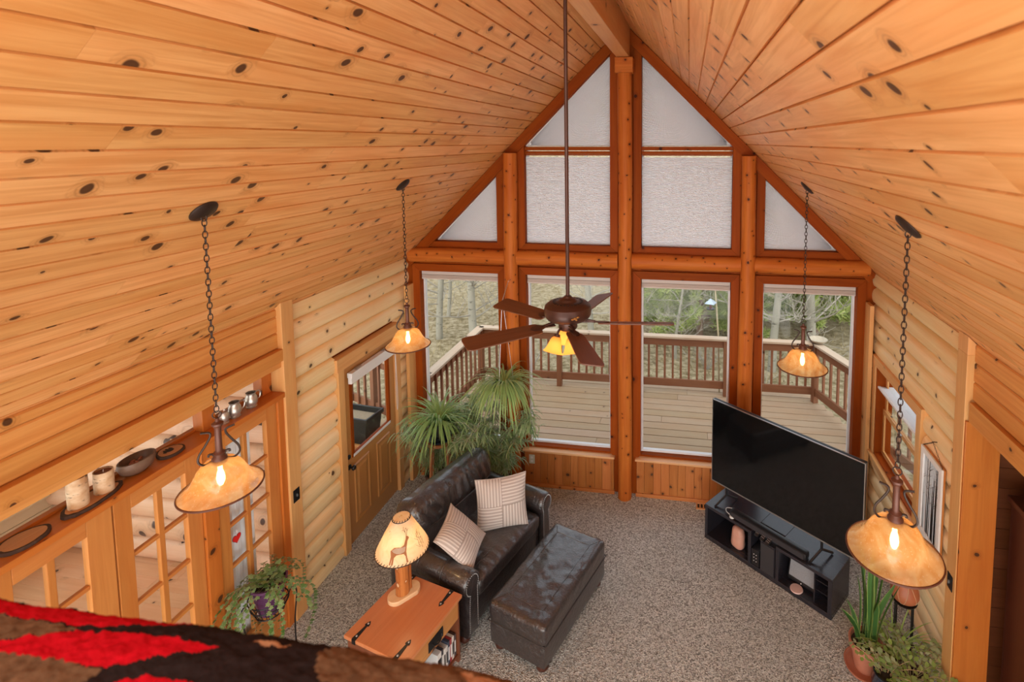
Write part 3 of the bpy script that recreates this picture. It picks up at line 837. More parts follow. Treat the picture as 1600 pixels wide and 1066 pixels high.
for i in range(n+1): prof += [(.02 + i*.0185, -.012), (.02 + (i+.5)*.0185, 0)]
prof = prof[:-1] + [(.22, .014), (.02, .014)]
mb.prism([(x, z) for z, x in prof], 1, -.505, .505, g=1); mb.build('fabric', MAT['shade'], flat, smooth=0)
mb = MB(); mb.bb(-.014, .014, -.506, .506, 0, .019); mb.build('bottom_rail', MAT['white'], flat, smooth=0)
mb = MB(); mb.bb(2.80, 3.04, 4.071, 4.21, 0, zc(2.80)-.24, g=2)
mb.prism([(2.4, 2.80), (2.4, 2.94), (zc(2.94)-.006, 2.94), (zc(2.80)-.006, 2.80)], 1, 4.07, 4.212)
mb2 = MB(); mb2.bb(2.80, 2.94, 4.072, 4.212, 0, zc(2.94)-.006, g=2); mb2.prism([(zc(2.94)-.006, 2.80), (zc(2.94)-.006, 2.94), (zc(2.80)-.006, 2.80)], 1, 4.072, 4.212, g=2)
mb2.bb(2.806, 3.045, 4.050, 4.071, 0, 2.398, g=2, m=1); mb2.bb(2.941, 3.045, 4.072, 4.212, 0, 2.398, g=2, m=1)
struct(mb2.build('trim_25', [MAT['casing'], MAT['jamb']], smooth=0, bevel=.003), 'broad wooden post with orange jamb beside the side room opening', 'post')
mb = MB(); mb.bb(2.82, 2.93, YB, 4.049, 2.40, 2.549)
struct(mb.build('trim_26', MAT['plank'], smooth=0, bevel=.003), 'wooden header beam over the opening to the dark side room', 'beam')
# dark side room on the right
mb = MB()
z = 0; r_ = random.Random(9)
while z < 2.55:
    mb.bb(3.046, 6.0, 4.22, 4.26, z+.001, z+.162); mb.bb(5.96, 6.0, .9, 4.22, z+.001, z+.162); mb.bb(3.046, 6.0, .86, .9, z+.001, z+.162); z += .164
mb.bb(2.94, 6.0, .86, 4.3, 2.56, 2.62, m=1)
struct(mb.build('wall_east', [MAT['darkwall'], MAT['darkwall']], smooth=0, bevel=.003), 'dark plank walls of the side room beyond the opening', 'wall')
mb = MB(); mb.bb(2.975, 6.0, .86, 4.26, -.12, -.002); struct(mb.build('floor_east', MAT['carpet'], smooth=0), 'carpeted floor of the dark side room', 'floor')

# sunroom on the left ------------------------------------------------------------
mb = MB(); x = -2.975
r_ = random.Random(4)
y = -1.6
while y < 4.55:
    xa = -2.975
    while xa > -6.2:
        xb = max(-6.2, xa - r_.uniform(1.2, 2.4)); mb.bb(xa-.001, xb+.001, y+.001, y+.139, -.10, -.004, g=0); xa = xb
    y += .14
struct(mb.build('floor_west', MAT['floorwood'], smooth=0, bevel=.002), 'sunlit pine board floor of the sunroom behind the french doors', 'floor')
mb = MB()
k = 0
while k*.235 < 2.6:   # north wall of round logs
    prof = []
    for i in range(11):
        t = i/10; prof.append((4.50 - .075*math.sqrt(max(0, 1-(2*t-1)**2)), k*.235 + .235*t))
    prof = [(4.60, k*.235)] + prof + [(4.60, k*.235+.235)]
    mb.prism(prof, 0, -6.2, -3.06, g=0); k += 1
struct(mb.build('wall_north', MAT['greylog'], smooth=35), 'weathered knotty log wall at the end of the sunroom', 'wall')
mb = MB()
for (a, b) in ((-1.6, .2), (2.2, 2.5), (4.2, 4.6)): mb.bb(-6.15, -6.25, a, b, .662, 2.199, g=2)
for k in range(4): mb.bb(-6.15, -6.25, -1.6, 4.6, .155*k+.004, .155*k+.151, g=1)
for k in range(3): mb.bb(-6.15, -6.25, -1.6, 4.6, 2.2+.13*k+.004, 2.2+.13*k+.127, g=1)
mb.bb(-6.08, -6.25, -1.6, 4.42, .622, .66)
struct(mb.build('wall_west', MAT['siding'], smooth=0), 'cream boarded outer wall of the sunroom', 'wall')
mb = MB(); mb.bb(-3.05, -6.4, -1.6, 4.65, 2.72, 2.80); mb.bb(-3.04, -3.12, -1.6, 4.6, 2.46, 2.72)
struct(mb.build('ceiling_west', MAT['siding'], smooth=0), 'cream ceiling of the sunroom', 'ceiling')
for q, (a, b) in enumerate(((.2, 2.2), (2.5, 4.2))):
    root = thing('window_%d' % (11+q), ('pale vinyl sunroom window nearer the log end wall', 'pale vinyl sunroom window farther from the log wall')[1-q], 'window', kind='structure')
    mb = MB()
    for (u, v) in ((a, a+.06), (b-.06, b), ((a+b)/2-.03, (a+b)/2+.03)): mb.bb(-6.13, -6.19, u, v, .66, 2.2)
    mb.bb(-6.13, -6.19, a, b, .66, .72); mb.bb(-6.13, -6.19, a, b, 2.14, 2.2)
    mb.build('window_frame', MAT['bluevinyl'], root, smooth=0)
    mb = MB(); mb.bb(-6.158, -6.162, a, b, .7, 2.16); mb.build('glass_pane', MAT['glass'], root, smooth=0)
# loft edge under the camera
mb = MB(); mb.bb(-2.85, 2.85, YB, .62, 2.55, 2.75)
struct(mb.build('floor_loft', MAT['plank'], smooth=0), 'edge of the loft floor under the viewer', 'floor')
# ------------------------------------------------------------------ furniture
def nz(p, s, seed=0.0): return noise.noise(Vector((p[0]*s+seed, p[1]*s+seed*1.3, p[2]*s-seed)))
def ridged(p, s, seed=0.0): return 1-abs(nz(p, s, seed))*2
# leather chair-and-a-half: local x across, local -y to the front
SA = math.atan2(.95, .314)
sofa = thing('leather_loveseat', 'dark brown leather loveseat with rolled nailhead arms and two striped pillows on it', 'sofa', (-1.385, 4.80, 0), SA)
SW, SD = 1.40, 1.02                   # overall width, depth
def arm_profile():
    # x from inner (0) outwards (+), z up ; returns closed polygon
    p = [(0.0, .075), (0.0, .50)]
    c = (.085, .565); r = .105
    for k in range(15):
        a = R(205 - k*(205+70)/14); p.append((c[0]+r*math.cos(a), c[1]+r*math.sin(a)))
    p += [(.128, .43), (.137, .30), (.14, .075)]
    return p
AP = arm_profile()
for sd in (-1, 1):
    mb = MB(); xi = SW/2 - .20
    n = len(AP); vs = []; fs = []
    ys = [(-SD/2+.0, .90, .0), (-SD/2+.012, .97, 0), (-SD/2+.035, 1.0, 0)] + [(-SD/2+.035 + (SD-.14)*i/14, 1.0, 1) for i in range(1, 15)] + [(SD/2-.09, .96, 0)]
    cx = sum(p[0] for p in AP)/n; cz = sum(p[1] for p in AP)/n
    for (y, s, w) in ys:
        for (x, z) in AP:
            q = Vector((x, y, z)); d = 0
            if w: d = .006*nz(q, 6, 3) + .004*max(0, ridged((x*3, y*2, z*3), 5, 1)-.55)
            vx = cx + (x-cx)*s; vz = cz + (z-cz)*s
            vs.append((sd*(xi + vx + d), y, vz + d))
    m = len(ys)
    for i in range(m-1):
        for k in range(n):
            j = (k+1) % n; f = (i*n+k, i*n+j, (i+1)*n+j, (i+1)*n+k); fs.append(f if sd < 0 else f[::-1])
    e0 = tuple(range(n)); e1 = tuple((m-1)*n+k for k in range(n)); fs += [e0[::-1] if sd < 0 else e0, e1 if sd < 0 else e1[::-1]]
    mb.add(vs, fs); a = mb.build('rolled_arm', MAT['leather'], sofa, smooth=50)
    # nailheads follow the outline of the front panel
    mb = MB(); path = [(cx + (x-cx)*.74, cz + (z-cz)*.86) for x, z in AP]
    path = [p for p in path if p[1] > .12]
    L = [0]
    for i in range(1, len(path)): L.append(L[-1] + math.hypot(path[i][0]-path[i-1][0], path[i][1]-path[i-1][1]))
    k = int(L[-1]/.0175)
    for q in range(k+1):
        t = q/k*L[-1]; i = max(1, next((i for i in range(1, len(L)) if L[i] >= t-1e-9), len(L)-1))
        f = (t-L[i-1])/max(1e-9, L[i]-L[i-1])
        x = path[i-1][0] + (path[i][0]-path[i-1][0])*f; z = path[i-1][1] + (path[i][1]-path[i-1][1])*f
        mb.sphere((sd*(xi+x), -SD/2-.001, z), .0052, 6, 4)
    mb.build('nailhead_trim', MAT['steel'], a)
    # seams over the top of the arm
    for y in (-.22, .06):
        mb = MB(); mb.tube([(sd*(xi+x*1.0+(x-cx)*.012), y, z+(z-cz)*.012) for x, z in AP[1:-3]], .0035, 5)
        mb.build('arm_seam', MAT['leather'], a)
mb = MB(); mb.rbox((SW-.40, SD-.12, .26), .03, 16, (0, -.02, .22), disp=lambda p, n: .004*nz(p, 5, 2)); mb.build('seat_base', MAT['leather'], sofa)
def seatd(p, n):
    up = max(0, n.z)
    w = .010*nz((p.x*.8, p.y*1.6, p.z), 5, 4) + .007*max(0, ridged((p.x*2.2, p.y*.9, p.z), 6, 6)-.4)
    edge = max(0, 1-abs(p.y + .33)/.22)
    w += .012*edge*math.sin(p.x*58 + 3*nz(p, 5, 1))*max(0, .7+.8*nz(p, 4, 8)) * .55
    crown = .03*(1-(p.x/.5)**2)*(1-((p.y)/.45)**2)
    return up*(w + crown) + (1-up)*.004*nz(p, 8, 9)
mb = MB(); mb.rbox((SW-.405, SD-.25, .17), .06, 64, (0, -.115, .415), disp=seatd); mb.build('seat_cushion', MAT['leather'], sofa, smooth=60)
mb = MB(); mb.tube([(-.46, -.36, .512), (-.2, -.36, .523), (.2, -.36, .523), (.46, -.36, .512)], .004, 5); mb.build('seat_seam', MAT['leather'], sofa)
BT = T(0, .30, .58) @ Matrix.Rotation(R(-13), 4, 'X')
def backd(p, n):
    fr = max(0, -n.y)
    return fr*(.03*(1-(p.x/.52)**2) + .006*nz(p, 6, 5)) + .004*nz(p, 9, 2)
mb = MB(); mb.rbox((SW-.36, .24, .52), .09, 28, (0, 0, 0), xf=BT, disp=backd); mb.build('back_cushion', MAT['leather'], sofa, smooth=60)
def rolld(p, n):
    t = max(0, 1-abs(p.z+.05)/.2)
    w = math.sin(p.x*64 + 5*nz((p.x, p.y, p.z), 4, 3) + p.z*18)
    return .017*w*t*max(0, -n.y+.4*n.z)*(0.75+.9*nz(p, 5, 7)) + .012*nz((p.x*2, p.y, p.z), 4, 11) + .012*(1-(p.x/.62)**2)
BT2 = T(0, .345, .815) @ Matrix.Rotation(R(-16), 4, 'X')
mb = MB(); mb.rbox((SW-.24, .30, .36), .125, 84, (0, 0, 0), xf=BT2, disp=rolld); mb.build('back_pillow_top', MAT['leather'], sofa, smooth=60)
mb = MB(); mb.tube([(-.52, -.143, -.115), (-.2, -.158, -.125), (.2, -.158, -.125), (.52, -.143, -.115)], .004, 5, xf=BT2); mb.build('back_seam', MAT['leather'], sofa)
mb = MB(); mb.rbox((SW-.10, .16, .72), .05, 20, (0, SD/2-.11, .46)); mb.build('outside_back', MAT['leather'], sofa)
for x in (-.6, .6):
    for y in (-.42, .42):
        mb = MB(); mb.lathe([(.001, 0), (.035, 0), (.05, .02), (.052, .04), (.04, .06), (.034, .085)], (x, y, 0), 16); mb.build('bun_foot', MAT['cabinet'], sofa)
# pillows
def pillow(lab, M, s=.42):
    o = thing('throw_pillow', lab, 'pillow', (0, 0, 0), group='striped throw pillows on the loveseat')
    o.matrix_world = M
    for side in (1, -1):
        mb = MB()
        def fn(u, v):
            x, y = (u-.5)*2, (v-.5)*2
            e = (1-abs(x)**2.6)*(1-abs(y)**2.6)
            px = x*s/2*(1-.085*(1-y*y)*abs(x)**3 ); py = y*s/2*(1-.085*(1-x*x)*abs(y)**3)
            z = side*(.085*max(0, e)**.62 + .004*nz((x, y, side), 4, 2)*e)
            return (px, py, z)
        mb.grid(fn, 26, 26, flip=side < 0); mb.build('pillow_front' if side > 0 else 'pillow_back', MAT['pillow'], o, smooth=80)
    mb = MB(); ring = []
    for k in range(48):
        a = k/48*4; i = int(a); f = (a-i)*2-1
        x, y = [(f, -1), (1, f), (-f, 1), (-1, -f)][i]
        ring.append((x*s/2*(1-.085*(1-y*y)*abs(x)**3), y*s/2*(1-.085*(1-x*x)*abs(y)**3), 0))
    mb.tube(ring, .005, 6, closed=True); mb.build('piping', MAT['pillow'], o)
    return o
SM = T(-1.385, 4.80, 0) @ rotz(SA)
pillow('greyish striped throw pillow propped against the far arm of the loveseat', Matrix(((.91, -.106, .40, -1.11), (.414, .212, -.885, 4.89), (.009, .971, .237, .745), (0, 0, 0, 1))), .52)
pillow('greyish striped throw pillow tilted on its corner against the near arm', Matrix(((.714, -.118, .69, -1.315), (.123, .991, .042, 4.365), (-.689, .055, .723, .755), (0, 0, 0, 1))), .46)
# ottoman
ot = thing('leather_ottoman', 'long dark leather ottoman pushed against the loveseat seat', 'ottoman', (-.478, 4.478, 0), math.atan2(.95, .314))
OW, OD, OH = 1.10, .60, .455
def otd(p, n):
    up = max(0, n.z)
    w = .007*nz((p.x*1.2, p.y*1.6, 0), 5, 4) + .005*max(0, ridged((p.x*1.7, p.y*2, 0), 5, 2)-.3) + .003*nz(p, 16, 1) + .0045*max(0, ridged((p.x*2, p.y*1.2, 0), 13, 5)-.2)
    return up*(1.0*w + .012*(1-(p.x/.55)**2)*(1-(p.y/.3)**2)) + (1-up)*.006*nz((p.x*2, p.y*2, p.z*3), 5, 3)
mb = MB(); mb.rbox((OW, OD, .18), .04, 60, (0, 0, OH-.095), disp=otd); mb.build('top_cushion', MAT['leather'], ot, smooth=60)
mb = MB(); mb.rbox((OW-.02, OD-.02, .22), .02, 24, (0, 0, .175), disp=lambda p, n: .004*nz(p, 6, 1)); mb.build('body', MAT['leather'], ot, smooth=60)
def ottop(x, y): p = Vector((x, y, OH-.095+.09-(OH-.095))); return OH-.005 + otd(p, Vector((0, 0, 1)))
mb = MB(); q = [(-OW/2+.14, -OD/2+.11), (OW/2-.14, -OD/2+.11), (OW/2-.14, OD/2-.11), (-OW/2+.14, OD/2-.11)]
q3 = [Vector((x, y, OH+.006)) for x, y in q]
pts = []
for i in range(4):
    for k in range(16): p_ = q3[i].lerp(q3[(i+1) % 4], k/16); p_.z = ottop(p_.x, p_.y) - .001; pts.append(p_)
mb.tube(pts, .0045, 5, closed=True)
for (x, y) in q: mb.tube([(x*(1+.26*t), y*(1+.40*t), ottop(x*(1+.26*t), y*(1+.40*t))-.001) for t in (0, .2, .4, .6, .8)] + [(x*1.28, y*1.46, OH-.016)], .0045, 5)
mb.build('top_seam', MAT['leather'], ot)
mb = MB(); mb.tube([(-OW/2, -OD/2, .285), (OW/2, -OD/2, .285), (OW/2, OD/2, .285), (-OW/2, OD/2, .285)], .006, 6, closed=True); mb.build('welt_cord', MAT['leather'], ot)
for x in (-.47, .47):
    for y in (-.22, .22):
        mb = MB(); mb.lathe([(.001, 0), (.036, 0), (.052, .018), (.055, .036), (.044, .056), (.036, .07)], (x, y, 0), 18); mb.build('bun_foot', MAT['cabinet'], ot)

# end table -------------------------------------------------------------------
TA = math.atan2(.603, .146)          # long axis
tb = thing('end_table', 'reddish pine end table with iron strap hinges and a drawer', 'table', (-1.4935, 3.69, 0), TA)
tw, td, th = .655, .625, .60         # along long axis (x), across (y), height
# local -y faces +X side of the room (drawer side)
mb = MB(); mb.bb(-tw/2, tw/2, -td/2, td/2, th-.03, th); mb.build('table_top', MAT['table'], tb, smooth=0, bevel=.004)
for x in (-tw/2+.03, tw/2-.03):
    mb = MB(); mb.bb(x-.013, x+.013, -td/2+.02, td/2-.02, .0, th-.031, g=2); mb.build('side_panel', MAT['tabledark'], tb, smooth=0, bevel=.003)
mb = MB(); mb.bb(-tw/2+.044, tw/2-.044, td/2-.04, td/2-.022, .06, th-.031); mb.build('back_panel', MAT['tabledark'], tb, smooth=0)
mb = MB(); mb.bb(-tw/2+.044, tw/2-.044, -td/2+.02, td/2-.041, th-.20, th-.182); mb.bb(-tw/2+.044, tw/2-.044, -td/2+.02, td/2-.041, .06, .08); mb.build('shelf', MAT['tabledark'], tb, smooth=0)
mb = MB(); mb.bb(-tw/2+.047, tw/2-.047, -td/2+.006, -td/2+.026, th-.178, th-.034, g=0); dr = mb.build('drawer', MAT['drawer'], tb, smooth=0, bevel=.003)
mb = MB(); mb.bb(-.085, .085, -td/2-.0005, -td/2+.006, th-.15, th-.065); mb.build('pull_plate', MAT['black'], dr, smooth=0, bevel=.003)
mb = MB(); mb.tube([(-.05+.0*k+.05*(1-math.cos(PI*k/10)), -td/2-.012-.012*math.sin(PI*k/10), th-.09-.035*math.sin(PI*k/10)) for k in range(11)], .0055, 8); mb.build('drop_ring', MAT['black'], dr)
for sx in (-1, 1):
    for sy in (-1, 1):
        # strap: pointed iron strap lying on the top, running in from the end
        mb = MB(); x0 = sx*(tw/2); yy = sy*(td/2-.105)
        pl = [(0, -.02), (-.125, -.009), (-.128, -.021), (-.148, -.016), (-.170, 0), (-.148, .016), (-.128, .021), (-.125, .009), (0, .02)]
        poly = [(sx*a + x0, b + yy) for a, b in pl]
        mb.prism(poly, 2, th, th+.004, g=0)
        mb.box((x0 + sx*.002, yy, th-.018), (.004, .036, .036))
        st = mb.build('strap_hinge', MAT['black'], tb, smooth=0)
        for a in (-.03, -.145): mb = MB(); mb.sphere((x0 + sx*a, yy, th+.004), .0085, 8, 6, sz=.7); mb.build('stud', MAT['steel'], st)
# discs and books inside the table
r_ = random.Random(2)
y0 = tb.matrix_basis
TM = T(-1.4935, 3.69, 0) @ rotz(TA)
xx = .045; cols = [(.72, .72, .70), (.05, .05, .06), (.75, .74, .70), (.62, .60, .58), (.05, .06, .09), (.35, .05, .05), (.70, .66, .6), (.09, .07, .07)]
for k, c in enumerate(cols):
    wdt = .026 if k else .05
    m_ = plain('spine_%d' % k, c, .4)
    b = thing('book', '', 'book', TM @ Vector((xx + wdt/2, -td/2+.105, .0805)), TA, group='discs and books standing in the end table')
    b['label'] = ['white box at the left end of the row inside the end table', 'black disc case inside the end table beside the white box', 'pale disc case third in the row inside the end table', 'grey disc case in the middle of the row inside the end table',
                  'navy disc case fifth in the row inside the end table', 'dark red disc case sixth in the row inside the end table', 'tan disc case inside the end table, next to last', 'dark disc case at the right end of the row inside the end table'][k]
    h = .19 + r_.uniform(-.005, .02)
    mb = MB(); mb.bb(-wdt/2+.001, wdt/2-.001, -.07, .07, 0, h); mb.build('cover', m_, b, smooth=0, bevel=.002)
    mb = MB(); mb.bb(-wdt/2+.006, wdt/2-.006, -.0712, -.07, .04, h-.05); mb.build('spine_label', MAT['white'] if sum(c) < .6 else MAT['blackplastic'], b, smooth=0)
    xx += wdt

# table lamp -------------------------------------------------------------------
LX, LY = -1.60, 3.855
lp = thing('table_lamp', 'rustic log lamp with lit rawhide shade painted with an elk, on the end table', 'lamp', (LX, LY, th), R(52))
mb = MB(); pl = []
for k in range(24):
    a = 2*PI*k/24; pl.append((.075*math.cos(a) + (.06 if math.cos(a) > 0 else -.06), .078*math.sin(a)))
mb.prism(pl, 2, 0, .038, g=0); mb.build('lamp_base', MAT['lampbase'], lp, smooth=30, bevel=.004)
mb = MB(); mb.tube([(-.01, 0, .038), (-.008, 0, .15), (-.012, .002, .3), (-.01, 0, .42)], [.058, .054, .056, .052], 20); mb.build('log_column', MAT['juniper'], lp)
mb = MB(); mb.tube([(.05, .0, .04), (.055, .01, .2), (.05, .0, .38)], [.02, .017, .02], 10); mb.build('side_branch', MAT['juniper'], lp)
mb = MB(); mb.lathe([(.215, .43), (.200, .465), (.075, .70), (.070, .708)], n=40, cap=False)
sh = mb.build('lamp_shade', MAT['hide'], lp, smooth=60)
mb = MB(); mb.lathe([(.001, .703), (.068, .703), (.070, .708)], n=32, cap=False); mb.build('shade_top', MAT['hide'], sh)
mb = MB(); mb.sphere((0, 0, .716), .008, 8, 6); mb.build('finial', MAT['brass'], lp)
def lace(r, z, n, sl):
    mb = MB(); P = [(r*math.cos(2*PI*k/60)*1.008, r*math.sin(2*PI*k/60)*1.008, z) for k in range(60)]
    mb.tube(P, .0035, 5, closed=True)
    for k in range(n):
        a = 2*PI*k/n
        p = Vector((r*1.012*math.cos(a), r*1.012*math.sin(a), z)); a2 = a+.07
        r2 = r - sl*.016
        mb.tube([p, (r2*1.012*math.cos(a2), r2*1.012*math.sin(a2), z+.016)], .003, 5)
    return mb
lace(.215, .43, 44, .55).build('shade_lacing', MAT['stitch'], sh); lace(.0725, .702, 20, .3).build('shade_lacing', MAT['stitch'], sh)
# elk painted on the shade: flat outline wrapped on the cone, facing the viewer
ELK = [(-.045, .0), (-.042, .035), (-.05, .06), (-.03, .075), (.01, .073), (.03, .08), (.045, .105), (.05, .12), (.066, .112), (.07, .104), (.056, .094), (.046, .07), (.04, .05), (.042, .02), (.045, 0), (.037, 0), (.034, .03), (.026, .042), (-.012, .042), (-.024, .032), (-.026, 0), (-.034, 0), (-.034, .03), (-.038, 0)]
ANT = [[(.052, .12), (.046, .14), (.056, .155)], [(.048, .134), (.034, .148), (.022, .146)], [(.034, .148), (.036, .162)], [(.056, .12), (.066, .138), (.08, .146)], [(.066, .138), (.062, .152)]]
def onshade(x, z, off=.0015):
    zz = .450 + z*1.4; t = (zz-.465)/(.70-.465); r = .200 + (.075-.200)*t + off*2
    a = -R(52) + R(-68) + x/.19*1.55
    return Vector((r*math.cos(a), r*math.sin(a), zz))
import mathutils.geometry as mg
tri = mg.tessellate_polygon([[Vector((x, z, 0)) for x, z in ELK]])
mb = MB(); mb.add([onshade(x, z) for x, z in ELK], [tuple(t) for t in tri]); mb.build('painted_elk', MAT['elk'], sh, smooth=0)
mb = MB()
for a in ANT: mb.tube([onshade(x, z) for x, z in a], .0014, 5)
mb.build('painted_antlers', MAT['stitch'], sh); mb = MB()
for (x, z, l) in ((.12, .03, .07), (.135, .02, .09), (.15, .03, .06)):
    mb.tube([onshade(x, z), onshade(x+.008, z+l)], .001, 4)
    for k in range(4): mb.tube([onshade(x+.008*k/4, z+l*k/4), onshade(x+.03*(1 if k % 2 else -1)*.6, z+l*(k+1.2)/4)], .0008, 4)
mb.build('painted_brush', MAT['stitch'], sh)
mb = MB(); mb.sphere((0, 0, .54), .03, 12, 8); mb.build('bulb', MAT['fanbulb'], lp)

# television on its stand ---------------------------------------------------------
VA = R(-37.8)
TS = thing('tv_stand', 'black stained low cabinet under the television with open cubbies', 'tv stand', (.985, 5.67, 0), VA)
sw, sdp, shh = 1.437, .40, .40        # local x along the front, local y to the back
mb = MB()
mb.bb(0, sw, 0, sdp, .0, .05); mb.build('bottom', MAT['blackwood'], TS, smooth=0, bevel=.003)
a1, a2, a3 = .585, .695, .865          # left cubby | slot | closed box | right cubby
mb = MB(); mb.bb(0, a1, 0, sdp, shh-.03, shh); mb.bb(a3, sw, 0, sdp, shh-.03, shh); mb.bb(a1, a3, .20, sdp, shh-.03, shh); mb.build('top_board', MAT['blackwood'], TS, smooth=0, bevel=.003)
for (xa, xb) in ((0, .035), (a1-.035, a1), (a3, a3+.035), (sw-.04, sw)):
    mb = MB(); mb.bb(xa, xb, 0, sdp, .05, shh-.03, g=2); mb.build('upright', MAT['blackwood'], TS, smooth=0, bevel=.003)
mb = MB(); mb.bb(.035, a1-.035, sdp-.02, sdp, .05, shh-.03); mb.bb(a3+.035, sw-.04, sdp-.02, sdp, .05, shh-.03); mb.bb(a1, a3, sdp-.04, sdp, .05, shh-.03); mb.build('back_board', MAT['blackwood'], TS, smooth=0)
mb = MB(); mb.bb(1.25, 1.262, .03, sdp-.021, .05, shh-.03); mb.build('divider', MAT['blackwood'], TS, smooth=0)
mb = MB(); mb.bb(1.262, sw-.04, .06, sdp-.021, .16, .168); mb.bb(1.262, sw-.04, .06, sdp-.021, .26, .268); mb.build('small_shelf', MAT['blackwood'], TS, smooth=0)
VM = T(.985, 5.67, 0) @ rotz(VA)
def onstand(x, y, z): return VM @ Vector((x, y, z))
tv = thing('television', 'large black flat screen television standing on the low black cabinet', 'television', onstand(0, 0, shh), VA)
tx0, tx1, tz0, tz1, ty = -.03, 1.632, .193, 1.158, .16
mb = MB(); mb.bb(tx0, tx1, ty+.004, ty+.05, tz0, tz1); mb.build('rear_housing', MAT['blackplastic'], tv, smooth=0, bevel=.004)
mb = MB(); mb.bb(tx0+.008, tx1-.008, ty, ty+.0045, tz0+.014, tz1-.008); mb.build('screen', MAT['screen'], tv, smooth=0)
mb = MB()
mb.bb(tx0, tx1, ty-.001, ty+.02, tz1-.008, tz1); mb.bb(tx0, tx0+.007, ty-.001, ty+.02, tz0, tz1); mb.bb(tx1-.007, tx1, ty-.001, ty+.02, tz0, tz1); mb.bb(tx0, tx1, ty-.001, ty+.02, tz0, tz0+.012)
mb.build('bezel', MAT['steel'], tv, smooth=0)
for x in (.16, 1.25):
    mb = MB(); mb.tube([(x-.05, ty-.10, .012), (x, ty+.02, .10), (x, ty+.02, .22)], [.012, .014, .014], 8); mb.tube([(x+.05, ty+.16, .012), (x, ty+.02, .10)], .012, 8)
    mb.tube([(x-.05, ty-.10, .012), (x-.052, ty-.12, .008)], .012, 8)
    mb.build('stand_foot', MAT['blackplastic'], tv)
sb = thing('sound_bar', 'long black sound bar lying in front of the television', 'speaker', onstand(.30, .065, shh), VA)
mb = MB(); mb.rbox((.87, .085, .075), .02, 40, (.435, .0, .0385)); mb.build('speaker_body', MAT['blackplastic'], sb)
mb = MB(); mb.bb(.03, .84, -.0435, -.042, .012, .064); mb.build('grille', plain('black_mesh', (.03, .026, .03), .7), sb, smooth=0)
bx = thing('media_box', 'black upright box speaker between the two halves of the tv stand', 'speaker', onstand((a2+a3)/2+.0, .10, .0505), VA)
mb = MB(); mb.bb(-.08, .08, -.11, .09, 0, .325); mb.build('speaker_body', MAT['blackwood'], bx, smooth=0, bevel=.004)
mb = MB(); mb.bb(-.072, .072, -.114, -.1105, .015, .31); mb.build('grille', plain('dark_grille', (.03, .027, .03), .75), bx, smooth=0)
rc = thing('receiver', 'small glossy black receiver standing in the narrow slot of the tv stand', 'electronics', onstand((a1+a2)/2-.005, .12, .0505), VA)
mb = MB(); mb.bb(-.045, .045, -.115, .08, 0, .17); mb.build('case', MAT['blackplastic'], rc, smooth=0, bevel=.006)
for i in range(2):
    for j in range(3): mb = MB(); mb.sphere((-.014+.028*i, -.116, .05+.035*j), .006, 8, 5, sz=.6); mb.build('button', MAT['white'], rc)
for k, (x, y) in enumerate(((.655, .16), (.73, .145), (.80, .125))):
    rm = thing('remote_control', ('leftmost of three black remotes beside the sound bar', 'middle of three black remotes beside the sound bar', 'rightmost of three black remotes beside the sound bar')[k], 'remote control', onstand(x-.005, y-.075, .376), VA+R(-4-4*k), group='black remotes leaning on the box speaker')
    mb = MB(); Q = Matrix.Rotation(R(22), 4, 'X'); mb.rbox((.048, .16, .02), .008, 14, (0, 0, .045), xf=Q); mb.build('case', MAT['blackplastic'], rm)
    mb = MB(); 
    for i in range(3):
        for j in range(5): mb.box((-.014+.014*i, -.05+.02*j, .0565), (.007, .008, .003), xf=Q)
    mb.build('keypad', MAT['pewter'], rm, smooth=0)
sl = thing('salt_lamp', 'rose coloured rock salt lamp in the left cubby of the tv stand', 'salt lamp', onstand(.37, .10, .0505), VA)
mb = MB(); mb.rbox((.15, .13, .25), .06, 18, (0, 0, .122), disp=lambda p, n: -.022*max(0, p.z/.12) + .012*nz(p, 9, 3)); mb.build('salt_rock', MAT['salt'], sl, smooth=60)
pk = thing('charging_puck', 'white charging puck with curled cord on top of the tv stand', 'charger', onstand(.33, .035, shh), VA)
mb = MB(); mb.lathe([(.001, 0), (.026, 0), (.026, .012), (.02, .016), (.001, .016)], n=20); mb.build('puck', MAT['white'], pk)
mb = MB(); mb.tube(smooth_path([(-.02, .01, .006), (-.09, .03, .004), (-.12, .08, .004), (-.06, .12, .004), (.03, .11, .004)]), .004, 6); mb.build('charging_cord', MAT['white'], pk)
ds = thing('grey_screen_speaker', 'small grey cloth fronted speaker with black frame in the right cubby', 'speaker', onstand(1.09, .12, .0505), VA)
Q = Matrix.Rotation(R(-14), 4, 'X')
mb = MB(); mb.rbox((.30, .05, .24), .02, 20, (0, 0, .124), xf=Q); mb.build('frame', MAT['blackplastic'], ds)
mb = MB(); mb.bb(-.13, .13, -.0275, -.025, .05, .228, xf=Q); mb.build('cloth_front', MAT['greycloth'], ds, smooth=0)
mb = MB(); mb.sphere((0, -.027, .027), .006, 8, 6, xf=Q); mb.build('button', MAT['white'], ds)
dd = thing('stone_disc', 'pale pink stone disc in front of the grey speaker', 'stone', onstand(1.075, .04, .0505), VA)
mb = MB(); mb.lathe([(.001, 0), (.058, 0), (.062, .006), (.058, .014), (.001, .015)], n=24); mb.build('disc', MAT['saltdisc'], dd)
